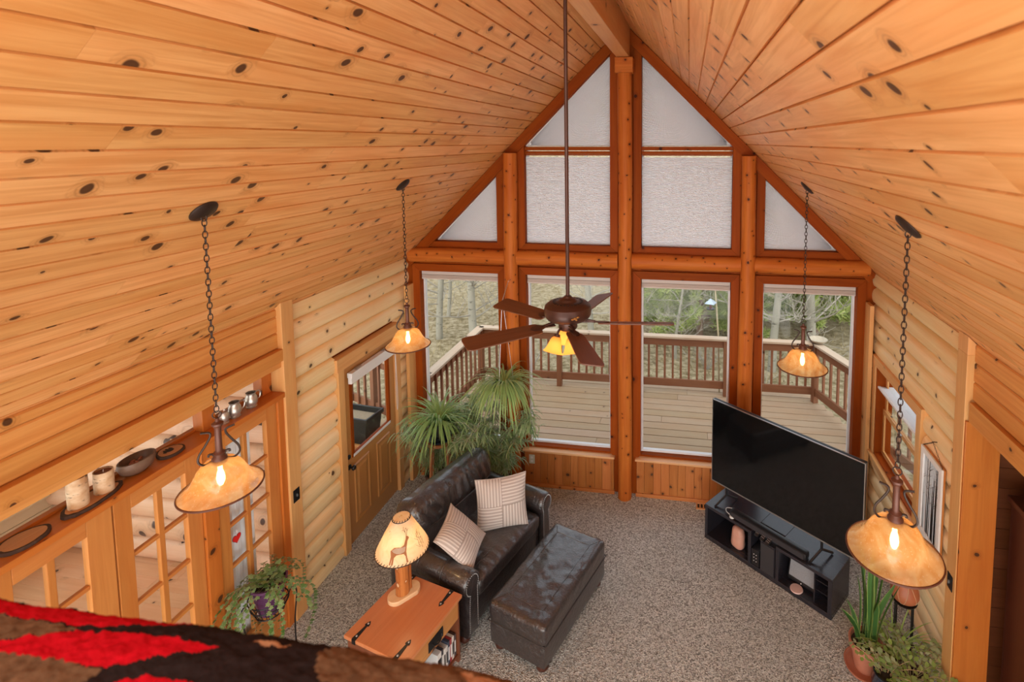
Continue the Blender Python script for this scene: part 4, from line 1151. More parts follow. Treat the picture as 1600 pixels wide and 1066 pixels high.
# floor vent beside the stand
fv = thing('floor_vent', 'small wooden floor register beside the tv stand', 'vent', (.965, 6.17, 0.0))
mb = MB()
for y in (-.05, .05): mb.bb(-.07, .07, y-.012, y+.012, 0, .012)
for x in (-.06, -.02, .02, .06): mb.bb(x-.008, x+.008, -.05, .05, 0, .011)
mb.build('grille', MAT['sill'], fv, smooth=0, bevel=.002)
mb = MB(); mb.bb(-.055, .055, -.045, .045, .0, .003); mb.build('duct_plate', MAT['black'], fv, smooth=0)
def plate(name, lab, loc, rz, mat, dark, kind):
    o = thing(name, lab, kind, loc, rz)     # faces local -y
    mb = MB(); mb.bb(-.038, .038, -.006, 0, -.06, .06); mb.build('cover_plate', mat, o, smooth=0, bevel=.003)
    mb = MB()
    if kind == 'outlet':
        for z in (-.024, .024): mb.bb(-.016, .016, -.009, -.006, z-.015, z+.015)
        mb.build('socket', dark, o, smooth=0, bevel=.003)
    else:
        for x in (-.016, .016) if 0 else (0,): mb.bb(x-.005, x+.005, -.018, -.006, -.012, .012)
        mb.build('toggle', dark, o, smooth=0)
    return o
plate('wall_outlet', 'ivory outlet on the knee wall below the left middle window', (-1.205, GY-.0465, .365), 0, MAT['outlet'], MAT['white'], 'outlet')
plate('light_switch', 'black switch plate on the post beside the french doors', (-2.7995, 4.105, 1.20), R(90), MAT['black'], MAT['steel'], 'light switch')
plate('light_switch', 'black switch plate on the post at the dark side room', (2.7995, 4.14, 1.06), R(-90), MAT['black'], MAT['steel'], 'light switch')
# ------------------------------------------------------------------ pendants, fan
def point(name, loc, e, col=(1, .62, .28), r=.03, parent=None):
    l = bpy.data.lights.new(name, 'POINT'); l.energy = e; l.color = col; l.shadow_soft_size = r
    o = bpy.data.objects.new(name, l); COL.objects.link(o); o.location = loc
    if parent: o.parent = parent
    return o
def chain_mb(z0, z1):
    mb = MB(); L = .040; n = max(3, int((z1-z0)/(L*.78))); st = (z1-z0)/n
    for k in range(n):
        z = z0 + (k+.5)*st; pts = []
        for i in range(14):
            a = 2*PI*i/14; pts.append((.0105*math.cos(a), 0, L/2*math.sin(a)))
        mb.tube(pts, .0028, 5, closed=True, xf=T(0, 0, z) @ rotz(R(90*(k % 2)+20)))
    return mb
SCROLL = [(.012, .300), (.038, .318), (.060, .305), (.062, .285), (.050, .278), (.046, .288)]
SCROLL2 = [(.058, .296), (.030, .288), (.026, .268), (.045, .225), (.066, .185), (.070, .150), (.052, .128), (.028, .134), (.016, .152), (.022, .172), (.034, .174), (.036, .164)]
def pendant(x, y, rim, side, rz, lab, r=.20):
    ztop = zc(x)
    p = thing('pendant_lamp', lab, 'pendant lamp', (x, y, rim), rz, group='amber glass pendant lamps on chains')
    k = r/.20
    mb = MB(); mb.lathe([(.030*k, .168), (.042*k, .160), (.075*k, .148), (.105*k, .118), (.125*k, .080), (.145*k, .045), (.172*k, .018), (.198*k, .002), (.200*k, -.004)], n=48, cap=False)
    mb.build('glass_shade', MAT['amber'], p, smooth=80)
    mb = MB(); mb.tube([(.200*k*math.cos(2*PI*i/48), .200*k*math.sin(2*PI*i/48), -.003) for i in range(48)], .0055, 8, closed=True); mb.build('rim_band', MAT['bronze'], p)
    mb = MB(); mb.lathe([(.001, .135), (.030, .135), (.036, .150), (.036, .172), (.028, .182), (.024, .192), (.030, .200), (.020, .208), (.0165, .215), (.0155, .34), (.02, .350), (.027, .356), (.027, .366), (.012, .376), (.008, .392), (.001, .394)], n=24)
    mb.build('stem', MAT['bronze'], p)
    for s in (0, PI):
        mb = MB(); pts = [(a*1.28+.001, 0, z*1.08 + .012) for a, z in SCROLL2]; mb.tube(smooth_path(pts, 6), .0058, 7, xf=rotz(s + R(8)))
        mb.build('scroll', MAT['iron'], p)
    mb = MB(); mb.tube([(.02*math.cos(2*PI*i/16), 0, .412 + .02*math.sin(2*PI*i/16)) for i in range(16)], .003, 6, closed=True); mb.build('loop', MAT['iron'], p)
    top = ztop - rim - .05
    chain_mb(.428, top).build('chain', MAT['iron'], p)
    mb = MB(); t = math.atan(SL)*(-1 if x > 0 else 1)
    xf = T(0, 0, ztop-rim-.004) @ rotz(-rz) @ Matrix.Rotation(-t, 4, 'Y')
    mb.lathe([(.001, -.022), (.012, -.024), (.03, -.02), (.062, -.014), (.072, -.004), (.072, 0)], n=28, xf=xf); mb.build('ceiling_canopy', MAT['iron'], p)
    mb = MB(); mb.tube([(.012*math.cos(2*PI*i/14), 0, ztop-rim-.042 + .016*math.sin(2*PI*i/14)) for i in range(14)], .003, 6, closed=True); mb.build('canopy_loop', MAT['iron'], p)
    mb = MB(); mb.lathe([(.001, .010), (.010, .016), (.018, .035), (.0205, .055), (.017, .08), (.011, .10), (.011, .125), (.001, .128)], n=16)
    mb.build('bulb', MAT['bulb'], p)
    point('bulb_light', (0, 0, -.012), LAMP_E, parent=p)
    return p
LAMP_E = .9
pendant(-1.745, 2.367, 2.575, -1, R(39), 'amber glass pendant lamp hanging near the french doors', .195)
pendant(-1.765, 4.333, 2.605, -1, R(22), 'amber glass pendant lamp hanging near the entry door', .195)
pendant(1.785, 4.727, 2.455, 1, R(-20), 'amber glass pendant lamp hanging before the right corner window', .212)
pendant(1.783, 2.598, 2.450, 1, R(-29), 'amber glass pendant lamp hanging in front of the tv, nearest at right', .212)

FX, FY, FZ = 0.0, 3.26, 3.278
fan = thing('ceiling_fan', 'bronze ceiling fan with five brown blades hanging on a long rod', 'ceiling fan', (FX-.005, FY, FZ))
mb = MB(); mb.lathe([(.001, .02), (.10, .02), (.135, .032), (.152, .055), (.155, .085), (.150, .115), (.125, .135), (.085, .142), (.06, .146), (.05, .16), (.03, .166), (.022, .18), (.001, .182)], n=48)
mt = mb.build('motor_housing', MAT['motor'], fan, smooth=35)
mb = MB()
for k in range(24):
    a = 2*PI*k/24; mb.box((.085*math.cos(a), .085*math.sin(a), .1415), (.028, .007, .004), rz=a)
mb.build('vent_slots', MAT['black'], mt, smooth=0)
mb = MB(); 
for (a, b, c, d) in ((0, 0, .018, .008), (.018, .006, .014, .006), (-.016, -.004, .014, .007), (.008, -.010, .012, .006)):
    an = R(-60); ct = Vector((.156*math.cos(an), .156*math.sin(an), .075))
    tx = Vector((-math.sin(an), math.cos(an), 0))
    mb.sphere(ct + tx*a + Vector((0, 0, b)), c*.7, 10, 6, sz=.6)
mb.build('leaf_emblem', MAT['brass'], mt)
mb = MB(); mb.lathe([(.001, -.045), (.05, -.045), (.062, -.03), (.062, .02), (.001, .02)], n=32); mb.build('light_fitter', MAT['motor'], fan)
mb = MB(); mb.tube([(0, 0, .16), (0, 0, 5.50-FZ)], .0125, 14); mb.build('down_rod', MAT['motor'], fan)
mb = MB(); mb.lathe([(.001, -.07), (.03, -.07), (.06, -.04), (.07, 0), (.001, 0)], n=24, xf=T(0, 0, 5.444-FZ)); mb.build('ceiling_canopy', MAT['motor'], fan)
PH = -1.147
for k in range(5):
    a = PH - 2*PI*k/5
    mb = MB(); XF = rotz(a) @ Matrix.Rotation(R(-13), 4, 'X')
    out_ = [(.205, -.048), (.225, -.056), (.45, -.064), (.66, -.072), (.683, -.064), (.690, -.048), (.690, .048), (.683, .064), (.66, .072), (.45, .064), (.225, .056), (.205, .048), (.198, .025), (.198, -.025)]
    mb.prism(out_, 2, -.0035, .0035, xf=XF, g=0)
    bl = mb.build('blade', MAT['blade'], fan, smooth=0)
    mb = MB(); br = [(.10, -.02), (.17, -.012), (.205, -.03), (.25, -.022), (.27, 0), (.25, .022), (.205, .03), (.17, .012), (.10, .02)]
    mb.prism(br, 2, .0036, .010, xf=XF, g=0)
    mb.tube([(.09, 0, .02), (.14, 0, .014), (.18, 0, .008)], .010, 8, xf=rotz(a)); mb.build('blade_bracket', MAT['motor'], bl, smooth=30)
TUL = [(.016, 0), (.022, .006), (.032, .02), (.040, .045), (.046, .07), (.054, .092), (.066, .105)]
MAT['fanglass'] = blind_mat('frosted_amber_tulip', (.92, .46, .13), .5)
for k, ang in enumerate((-122, -66, 112)):
    a = R(ang); mb = MB()
    mb.tube(smooth_path([(.04, 0, -.03), (.07, 0, -.026), (.088, 0, -.04), (.094, 0, -.058)], 5), .008, 8, xf=rotz(a)); mb.lathe([(.001, .012), (.018, .01), (.022, -.01), (.016, -.016)], n=16, xf=rotz(a) @ T(.097, 0, -.062) @ Matrix.Rotation(R(-22), 4, 'Y'))
    ar = mb.build('light_arm', MAT['motor'], fan)
    mb = MB(); xf = rotz(a) @ T(.097, 0, -.062) @ Matrix.Rotation(R(180-22), 4, 'Y')
    mb.lathe(TUL, n=24, xf=xf, cap=False); mb.build('tulip_shade', MAT['fanglass'], ar, smooth=80)
    mb = MB(); mb.sphere((0, 0, .055), .022, 12, 8, xf=xf); mb.build('bulb', MAT['fanbulb'], ar)
    d = Vector((.097 + .115*math.sin(R(22)), 0, -.062-.12)); d.rotate(rotz(a))
    point('bulb_light', d, .35, parent=fan)
point('bulb_light', (0, 0, .47), .9, parent=lp)
# ------------------------------------------------------------------ outdoors
DZ = -.10
mb = MB(); y = 6.44; r_ = random.Random(12)
def dx(y):   # deck outline
    L = -3.16 if y > 7.3 else -7.0
    Rr = 3.02 + max(0, (9.32-y))*.36 if y > 5 else 6.0
    return L, min(Rr, 6.0)
while y < 9.42:
    L, Rr = dx(y); xs = [L]
    x = L
    while True:
        x += r_.uniform(2.4, 4.6)
        if x > Rr - .6: break
        xs.append(x)
    xs.append(Rr)
    spans = list(zip(xs[:-1], xs[1:]))
    if 7.3 < y < 8.3: spans.append((-7.0, -3.16-(y-7.1)/.44))
    for a, b in spans: mb.bb(a+.002, b-.002, y+.006, y+.190, DZ-.03, DZ, g=0)
    y += .198
y = 6.3
while y > 4.62:
    for (a, b) in ((-7.0, -3.06), (3.06, 6.0)): mb.bb(a, b, y+.006, y+.190, DZ-.03, DZ, g=0)
    y -= .198
mb.bb(-7, 6, 4.6, 7.12, DZ-.06, DZ-.045, m=1); mb.bb(-3.16, 3.0, 7.121, 9.4, DZ-.06, DZ-.045, m=1)
struct(mb.build('deck', [MAT['deck'], MAT['rail']], smooth=0, bevel=.003), 'tan board deck outside the tall windows', 'deck')

def railing(pts, lab, cut=True):
    root = thing('deck_railing', lab, 'railing', (pts[0][0], pts[0][1], DZ))
    o = Vector((pts[0][0], pts[0][1]))
    P = [Vector(p)-o for p in pts]
    H_ = 1.07
    for i in range(len(P)-1):
        a, b = P[i], P[i+1]; d = b-a; L = d.length; an = math.atan2(d.y, d.x); M = T(a.x, a.y, 0) @ rotz(an)
        mb = MB(); mb.bb(-.02, L+.02, -.075, .075, H_-.038, H_, xf=M, g=0); mb.build('cap_rail', MAT['railcap'], root, smooth=0, bevel=.004)
        mb = MB(); mb.bb(0, L, -.02, .02, H_-.18, H_-.039, xf=M, g=0); mb.build('top_rail', MAT['rail'], root, smooth=0, bevel=.003)
        mb = MB(); mb.bb(0, L, -.02, .02, .13, .265, xf=M, g=0); mb.build('bottom_rail', MAT['rail'], root, smooth=0, bevel=.003)
        npost = max(1, round(L/1.55)); 
        for k in range(npost + (1 if i == len(P)-2 else 0)):
            x = L*k/npost
            mb = MB(); mb.bb(x-.046, x+.046, -.02-.092+.066, .046, 0, H_-.039, xf=M, g=2); mb.build('rail_post', MAT['rail'], root, smooth=0, bevel=.004)
        n = int(L/(.145 if i == 0 and L > 3 else .185))
        for k in range(1, n):
            x = L*k/n
            if min(abs(x - L*q/npost) for q in range(npost+1)) < .075: continue
            mb = MB(); mb.bb(x-.018, x+.018, .021, .055, .14, H_-.045, xf=M, g=2); mb.build('baluster', MAT['rail'], root, smooth=0)
    return root
railing([(-3.12, 9.22), (2.98, 9.30)], 'long redwood deck railing straight across beyond the tall windows')
railing([(-3.12, 9.20), (-3.10, 7.12), (-5.6, 8.22)], 'redwood deck railing turning back toward the house at left')
railing([(2.98, 9.28), (4.0, 6.6)], 'redwood deck railing slanting back toward the house at right')

# hillside
def gz(x, y):
    base = -1.35 - .045*(y-9) + (.0 if y < 24 else (y-24)**1.35*.085)
    base += -.35*max(0, (-x-4))*.12
    return base + .22*nz((x, y, 0), .16, 3) + .08*nz((x, y, 0), .6, 1)
mb = MB(); nx, ny = 110, 110
mb.grid(lambda u, v: ((u-.5)*110, 4.5 + (v**1.5)*75, gz((u-.5)*110, 4.5+(v**1.5)*75)), nx, ny)
def ground_mat():
    m, nt = new_mat('dry_grass_ground')
    tc = N(nt, 'ShaderNodeTexCoord').outputs['Object']
    a = N(nt, 'ShaderNodeTexNoise', {'Vector': tc, 'Scale': .35, 'Detail': 5, 'Roughness': .65}).outputs[0]
    b = N(nt, 'ShaderNodeTexNoise', {'Vector': tc, 'Scale': 5.0, 'Detail': 6, 'Roughness': .75}).outputs[0]
    c = ramp(nt, a, [(.3, (.11, .082, .043)), (.48, (.19, .145, .08)), (.62, (.235, .19, .11)), (.75, (.13, .12, .05))])
    c2 = mixc(nt, mrange(nt, b, .42, .62), c, (.34, .285, .19))
    c2 = mixc(nt, mrange(nt, b, .5, .30, 0, .7), c2, (.10, .08, .04))
    out(nt, principled(nt, c2, .95, b, .8, .08, spec=.05)); return m
MAT['ground'] = ground_mat()
struct(mb.build('ground', MAT['ground'], smooth=180), 'dry grassy hillside beyond the deck', 'hillside')
# dry grass tufts: nobody could count these
mb = MB(); r_ = random.Random(31)
for k in range(5200):
    y = 9.6 + 16*r_.random()**1.4; x = r_.uniform(-1, 1)*(5+y*.62)
    z = gz(x, y); hh = r_.uniform(.05, .16)
    for j in range(3):
        a = r_.uniform(0, 6.28); d = Vector((math.cos(a), math.sin(a), 0)); w = Vector((-d.y, d.x, 0))*.012
        p = Vector((x, y, z-.01)) + d*.02
        mb.add([p-w, p+w, p + d*hh*r_.uniform(.3, .8) + Vector((0, 0, hh))], [(0, 1, 2)])
mb_g = mb.build('dry_grass', leafmat('dry_grass_blade', (.38, .31, .18), (.24, .19, .10), .8, .2), smooth=0)
tag(mb_g, 'dry grass tufts scattered over the hillside', 'grass', kind='stuff')

def bark(name, base, mark, sc):
    m, nt = new_mat(name)
    tc = N(nt, 'ShaderNodeTexCoord').outputs['Object']
    mp = N(nt, 'ShaderNodeMapping', {'Vector': tc, 'Scale': (sc, sc, sc*2.2)}).outputs[0]
    n = N(nt, 'ShaderNodeTexNoise', {'Vector': mp, 'Scale': 1.0, 'Detail': 4, 'Roughness': .6}).outputs[0]
    n2 = N(nt, 'ShaderNodeTexNoise', {'Vector': tc, 'Scale': 1.5, 'Detail': 2}).outputs[0]
    c = mixc(nt, mrange(nt, n, .60, .68), base, mark)
    c = mixc(nt, mrange(nt, n2, .4, .7, 0, .5), c, tuple(a*.7 for a in base))
    out(nt, principled(nt, c, .85, n, .3, .02, spec=.1)); return m
MAT['aspen'] = bark('aspen_bark', (.255, .24, .195), (.06, .055, .045), 5)
MAT['twig'] = plain('bare_twig', (.24, .215, .175), .85, .3, 5)
MAT['pinebark'] = plain('pine_bark', (.16, .10, .07), .9, .4, 8, .5)
def branchy(mb, p, d, L, r, depth, rr):
    k = 5; pts = [p]; q = p.copy(); dd = d.copy()
    for i in range(k):
        dd = (dd + Vector((rr.uniform(-.22, .22), rr.uniform(-.22, .22), rr.uniform(-.12, .2)))).normalized()
        q = q + dd*L/k; pts.append(q.copy())
    mb.tube(pts, [r*(1-.75*i/k) for i in range(k+1)], 5, cap=False)
    if depth:
        for i in range(2, k+1):
            for s in range(1 if rr.random() < .55 else 2):
                a = Vector((rr.uniform(-1, 1), rr.uniform(-1, 1), rr.uniform(-.1, .8))).normalized()
                branchy(mb, pts[i], (dd*.6+a*.8).normalized(), L*rr.uniform(.35, .6), r*.45, depth-1, rr)
def aspen(x, y, h, r, lab, seed, lean=0.0):
    rr = random.Random(seed); z = gz(x, y)-.1
    t = thing('aspen_tree', lab, 'tree', (x, y, z), group='bare aspens on the hillside')
    pts = []; rad = []
    for i in range(15):
        f = i/14; pts.append(Vector((lean*f*h + .12*math.sin(f*5+seed), .1*math.sin(f*4+seed*2), f*h))); rad.append(r*(1-.72*f))
    mb = MB(); mb.tube(pts, rad, 12); mb.build('trunk', MAT['aspen'], t)
    mb = MB()
    for i in range(2, 14):
        for s in range(3):
            a = rr.uniform(0, 6.28); d = Vector((math.cos(a), math.sin(a), rr.uniform(-.05, .5))).normalized()
            branchy(mb, pts[i].lerp(pts[min(14, i+1)], rr.random()), d, rr.uniform(.9, 2.3)*(1-.4*i/14), r*.24*(1-.5*i/14), 2, rr)
    mb.build('branches', MAT['twig'], t)
    return t
def at(u, v, y):   # a direction of the place seen from the loft, hit at distance y (used only to set trees on the slope)
    return None
aspen(-5.35, 14.0, 7.5, .125, 'thick pale aspen trunk seen in the left corner window', 3, .01)
aspen(-6.9, 15.2, 7.0, .11, 'thinner aspen left of the thick one in the left corner window', 5)
aspen(-2.05, 14.4, 7.0, .10, 'slender aspen seen behind the fan through the left middle window', 8)
aspen(3.15, 14.2, 7.2, .115, 'aspen trunk at left in the right corner window', 11)
aspen(4.0, 14.6, 7.0, .135, 'thick aspen trunk behind the pendant in the right corner window', 14, .012)
aspen(.55, 14.5, 4.2, .05, 'bare pale sapling before the pine in the right middle window', 17)
aspen(-7.9, 17.5, 6.0, .07, 'far slim aspen at the left edge of the left corner window', 19)
MAT['needle'] = leafmat('pine_needles', (.19, .27, .06), (.46, .50, .17), .6, .4)
def pine(x, y, h, rad, lab, seed, n=5200, z0=.05):
    rr = random.Random(seed); z = gz(x, y)-.1
    t = thing('pine_tree', lab, 'tree', (x, y, z), group='green pines on the hillside')
    mb = MB(); mb.tube([(0, 0, 0), (.03, 0, h*.5), (0, 0, h*.97)], [h*.022, h*.014, .01], 9)
    br = []
    nl = int(h*4.5)
    for i in range(nl):
        f = (i+.5)/nl; zz = h*(z0+.05+(.93-z0)*f)
        for k in range(6):
            a = rr.uniform(0, 6.28); L = rad*(1-f)**.8*rr.uniform(.55, 1.1)+.08
            e = Vector((math.cos(a)*L, math.sin(a)*L, zz + L*rr.uniform(-.05, .3))); br.append((Vector((0, 0, zz)), e, L))
            mb.tube([(0, 0, zz), tuple(e)], [.018, .006], 4, cap=False)
    mb.build('trunk', MAT['pinebark'], t)
    mb = MB(); vs = []; fs = []
    tot = sum(b[2] for b in br)
    for (a, b, L) in br:
        for q in range(max(3, int(n*L/tot))):
            f = rr.uniform(.25, 1.02); p = a.lerp(b, f) + Vector((rr.gauss(0, .06), rr.gauss(0, .06), rr.gauss(0, .045)))
            d = Vector((rr.gauss(0, 1), rr.gauss(0, 1), rr.gauss(.35, .7))).normalized()
            w = d.orthogonal().normalized()*rr.uniform(.014, .026); l = rr.uniform(.12, .24)
            w2 = w.cross(d).normalized()*w.length; k = len(vs)
            vs += [p-w, p+w, p+d*l, p-w2, p+w2, p+(d+w*8).normalized()*l]; fs += [(k, k+1, k+2), (k+3, k+4, k+5)]
    mb.add(vs, fs)
    mb.build('needles', MAT['needle'], t, smooth=0)
    return t
pine(1.15, 16.5, 5.4, 1.9, 'broad yellow-green pine seen through the right middle window', 2, 24000)
pine(-.15, 21.5, 4.2, 1.4, 'dark pine behind and left of the broad pine', 4, 8000)
pine(2.6, 19.0, 5.5, 1.9, 'pine standing between the right middle and right corner windows', 6, 16000)
pine(4.9, 17.5, 6.0, 2.1, 'green pine filling the right corner window behind the aspens', 9, 24000)
pine(7.4, 18.5, 6.2, 2.2, 'pine at the far right beyond the slanting railing', 12, 14000)
pine(-.6, 18.2, 1.0, .6, 'low young pine bush left of the broad pine', 15, 1200, 0)
# shrubs of bare twigs
for i, (x, y, s) in enumerate(((-3.2, 12.4, .8), (-.9, 13.2, .7), (2.3, 12.2, .7), (-6.1, 11.8, .9), (1.3, 13.8, .8))):
    rr = random.Random(40+i); t = thing('bare_shrub', ['bare grey shrub below the left corner of the long railing', 'bare shrub beyond the railing in the left middle window', 'bare shrub beyond the railing behind the pendant', 'bare shrub at the far left beyond the turned railing', 'bare shrub beyond the railing below the broad pine'][i], 'shrub', (x, y, gz(x, y)-.03), group='leafless shrubs on the slope')
    mb = MB()
    for k in range(16):
        a = rr.uniform(0, 6.28); branchy(mb, Vector((0, 0, 0)), Vector((math.cos(a)*.6, math.sin(a)*.6, 1)).normalized(), s*rr.uniform(.6, 1.1), .012, 1, rr)
    mb.build('twigs', MAT['twig'], t)
# bird feeder on a leaning pole behind the railing
bp = thing('feeder_pole', 'pale slanting wooden pole rising behind the railing', 'pole', (1.355, 9.42, DZ))
mb = MB(); mb.tube([(0, 0, 0), (-.03, 0, 1.0), (-.115, 0, 2.1), (-.17, 0, 2.9)], .015, 10); mb.build('shaft', plain('peeled_pole', (.42, .35, .22), .7), bp)
mb = MB(); mb.tube(smooth_path([(-.17, 0, 2.88), (-.21, 0, 2.93), (-.25, 0, 2.86)], 5), .006, 6); mb.build('hook', MAT['black'], bp)
bf = thing('bird_feeder', 'small roofed bird feeder hanging beside the slanting pole', 'bird feeder', (1.175, 9.36, 1.47))
mb = MB(); mb.lathe([(.125, .10), (.06, .145), (.02, .175), (.001, .178)], n=4, xf=rotz(R(25))); mb.build('roof', plain('blue_grey_tin', (.35, .42, .5), .35, metal=.4), bf, smooth=0)
mb = MB(); mb.lathe([(.001, 0), (.022, 0), (.022, .115), (.001, .115)], n=14); mb.build('seed_tube', plain('maroon_tube', (.14, .03, .025), .4), bf)
mb = MB(); mb.lathe([(.001, -.012), (.07, -.012), (.078, .004), (.072, .004), (.066, 0), (.001, 0)], n=20); mb.build('tray', MAT['black'], bf)
mb = MB(); mb.tube([(0, 0, .17), (-.06, .03, 1.34)], .002, 5); mb.build('hanging_wire', MAT['steel'], bf)
# dish on the corner of the rail
bd = thing('bird_bath', 'shallow round stone dish sitting on the right corner of the rail', 'bird bath', (3.02, 9.30, DZ+1.071))
mb = MB(); mb.lathe([(.001, 0), (.075, 0), (.12, .024), (.15, .055), (.155, .066), (.143, .062), (.105, .032), (.06, .016), (.001, .016)], n=32); mb.build('dish', plain('sandy_stone', (.36, .30, .22), .7, .3, 15), bd)
# planter outside the entry door
pt = thing('wooden_tray', 'tan wooden tray on the deck outside the entry door', 'tray', (-4.22, 7.0, DZ), R(84))
mb = MB(); mb.bb(-.24, .24, -.42, .42, .0, .05); 
for s in (-1, 1): mb.bb(s*.24-.01, s*.24+.01, -.42, .42, .05, .09); mb.bb(-.24, .24, s*.42-.01, s*.42+.01, .05, .09)
mb.build('tray_boards', MAT['drawer'], pt, smooth=0, bevel=.004)
pl = thing('deck_planter', 'black plastic planter box standing on the tan tray outside the door', 'planter', (-4.22, 7.0, DZ+.051), R(84))
def ring4(w, d, z): return [(-w, -d, z), (w, -d, z), (w, d, z), (-w, d, z)]
vs = ring4(.15, .28, 0) + ring4(.175, .32, .36) + ring4(.195, .345, .36) + ring4(.195, .345, .42) + ring4(.17, .315, .42) + ring4(.16, .30, .33)
fs = [(3, 2, 1, 0)]
for k in range(5):
    for i in range(4): fs.append((k*4+i, k*4+(i+1) % 4, k*4+4+(i+1) % 4, k*4+4+i))
mb = MB(); mb.add(vs, fs); mb.build('tub', MAT['blackplastic'], pl, smooth=0, bevel=.006)
mb = MB(); mb.bb(-.16, .16, -.30, .30, .31, .335); mb.build('soil', plain('dry_potting_soil', (.26, .20, .13), .95, .3, 40), pl, smooth=0)
# ------------------------------------------------------------------ plants
def ribbon(mb, pts, ws, fold=.25, roll=0.0, m=0):
    P = [Vector(p) for p in pts]; n = len(P); vs = []; fs = []; uv = []
    side0 = None
    for i, p in enumerate(P):
        t = (P[min(i+1, n-1)] - P[max(i-1, 0)]).normalized()
        s = t.cross(Vector((0, 0, 1)))
        if s.length < .08: s = side0 if side0 is not None else t.orthogonal()
        s.normalize()
        if side0 is not None and s.dot(side0) < 0: s = -s
        side0 = s
        up = s.cross(t).normalized()
        s2 = s*math.cos(roll) + up*math.sin(roll); u2 = up*math.cos(roll) - s*math.sin(roll)
        w = ws[i]
        vs += [p - s2*w + u2*w*fold, p, p + s2*w + u2*w*fold]; uv += [(i/n, 0), (i/n, .5), (i/n, 1)]
    for i in range(n-1):
        for k in (0, 1): fs.append((3*i+k, 3*i+k+1, 3*i+k+4, 3*i+k+3))
    mb.add(vs, fs, None, None, m, uv)
def arch(rr, r0, L, rise, droop, w, a=None, k=9):
    a = rr.uniform(0, 6.28) if a is None else a
    d = Vector((math.cos(a), math.sin(a), 0)); p = d*r0*rr.random(); v = Vector((d.x*.55, d.y*.55, rise)).normalized()
    pts = [p.copy()]; st = L/k
    side = Vector((-d.y, d.x, 0))*rr.uniform(-.25, .25)
    for i in range(k):
        v = (v + Vector((d.x*.10, d.y*.10, -droop)) + side*.12).normalized(); p = p + v*st; pts.append(p.copy())
    ws = [w*(.55+.45*math.sin(PI*min(1, (i+.6)/(k*.55))/2)) * (1 if i < k*.5 else max(.04, 1-((i-k*.5)/(k*.5))**1.6)) for i in range(k+1)]
    return pts, ws
def pot(root, prof, mat, name='pot', n=28, soil_r=None, soil_z=None):
    mb = MB(); mb.lathe(prof, n=n); o = mb.build(name, mat, root)
    if soil_r:
        mb = MB(); mb.lathe([(.001, soil_z+.006), (soil_r*.6, soil_z+.004), (soil_r, soil_z)], n=20, cap=False); mb.build('soil', MAT['soil'], root)
    return o
MAT['spider'] = leafmat('spider_plant_leaf', (.10, .30, .05), (.20, .42, .09), .35, .3, ((.40, .56, .22), .02, .10))
MAT['spiderd'] = leafmat('spider_plant_deep', (.09, .28, .05), (.20, .42, .10), .35, .3, ((.36, .54, .2), .04, .16))
# stool with spider plant
stx, sty = -2.20, 5.72
st = thing('plant_stool', 'tall bentwood plant stool in the corner by the left tall window', 'stool', (stx, sty, 0), R(20))
mb = MB(); mb.lathe([(.001, .80), (.12, .80), (.155, .815), (.165, .84), (.155, .85), (.15, .842), (.001, .842)], n=32); mb.build('seat', MAT['stool'], st)
for k in range(4):
    a = PI/4 + k*PI/2; c, s = math.cos(a), math.sin(a)
    mb = MB(); mb.tube([(c*.13, s*.13, .81), (c*.15, s*.15, .4), (c*.17, s*.17, 0)], [.016, .017, .014], 10); mb.build('leg', MAT['stool'], st)
mb = MB(); mb.tube([(.15*math.cos(2*PI*i/32), .15*math.sin(2*PI*i/32), .32) for i in range(32)], .009, 7, closed=True); mb.build('stretcher_ring', MAT['stool'], st)
sp_ = thing('spider_plant', 'green spider plant in a dark pot on the tall stool', 'plant', (stx, sty, .8425))
mb = MB(); mb.lathe([(.001, 0), (.11, 0), (.135, .012), (.14, .03), (.132, .03), (.125, .016), (.001, .012)], n=28); mb.build('saucer', MAT['bluepot'], sp_)
pot(sp_, [(.001, .013), (.08, .013), (.10, .10), (.112, .20), (.118, .205), (.118, .225), (.108, .225), (.10, .19)], MAT['darkpot'], soil_r=.10, soil_z=.195)
rr = random.Random(21); mb = MB()
for k in range(190):
    L = rr.uniform(.36, .72); pts, ws = arch(rr, .06, L, rr.uniform(.3, 4.0), rr.uniform(.14, .46), rr.uniform(.007, .0105)); ribbon(mb, [p + Vector((0, 0, .20)) for p in pts], ws)
mb.build('leaves', MAT['spiderd'], sp_, smooth=80)
# hanging spider plant
hx, hy, hz_ = -1.405, 5.80, 1.46
hp = thing('hanging_spider_plant', 'bushy variegated spider plant hanging on wires before the left log post', 'plant', (hx, hy, hz_))
pot(hp, [(.001, -.06), (.07, -.06), (.10, 0), (.115, .09), (.122, .095), (.122, .11), (.11, .11), (.105, .08)], MAT['brownpot'], soil_r=.105, soil_z=.085)
mb = MB()
for k in range(3):
    a = 2*PI*k/3+.4; mb.tube([(.12*math.cos(a), .12*math.sin(a), .10), (.005*math.cos(a), .005*math.sin(a), 1.12)], .0022, 5)
mb.tube([(0, 0, 1.12), (0, .22, 1.30)], .004, 6); mb.tube([(0, .22, 1.30), (0, .30, 1.30)], .006, 6); mb.build('hanging_wires', MAT['steel'], hp)
rr = random.Random(33); mb = MB()
for k in range(270):
    L = rr.uniform(.34, .66); pts, ws = arch(rr, .08, L, rr.uniform(.2, 2.6), rr.uniform(.22, .60), rr.uniform(.006, .0095)); ribbon(mb, [p + Vector((0, 0, .09)) for p in pts], ws)
mb.build('leaves', MAT['spider'], hp, smooth=80)
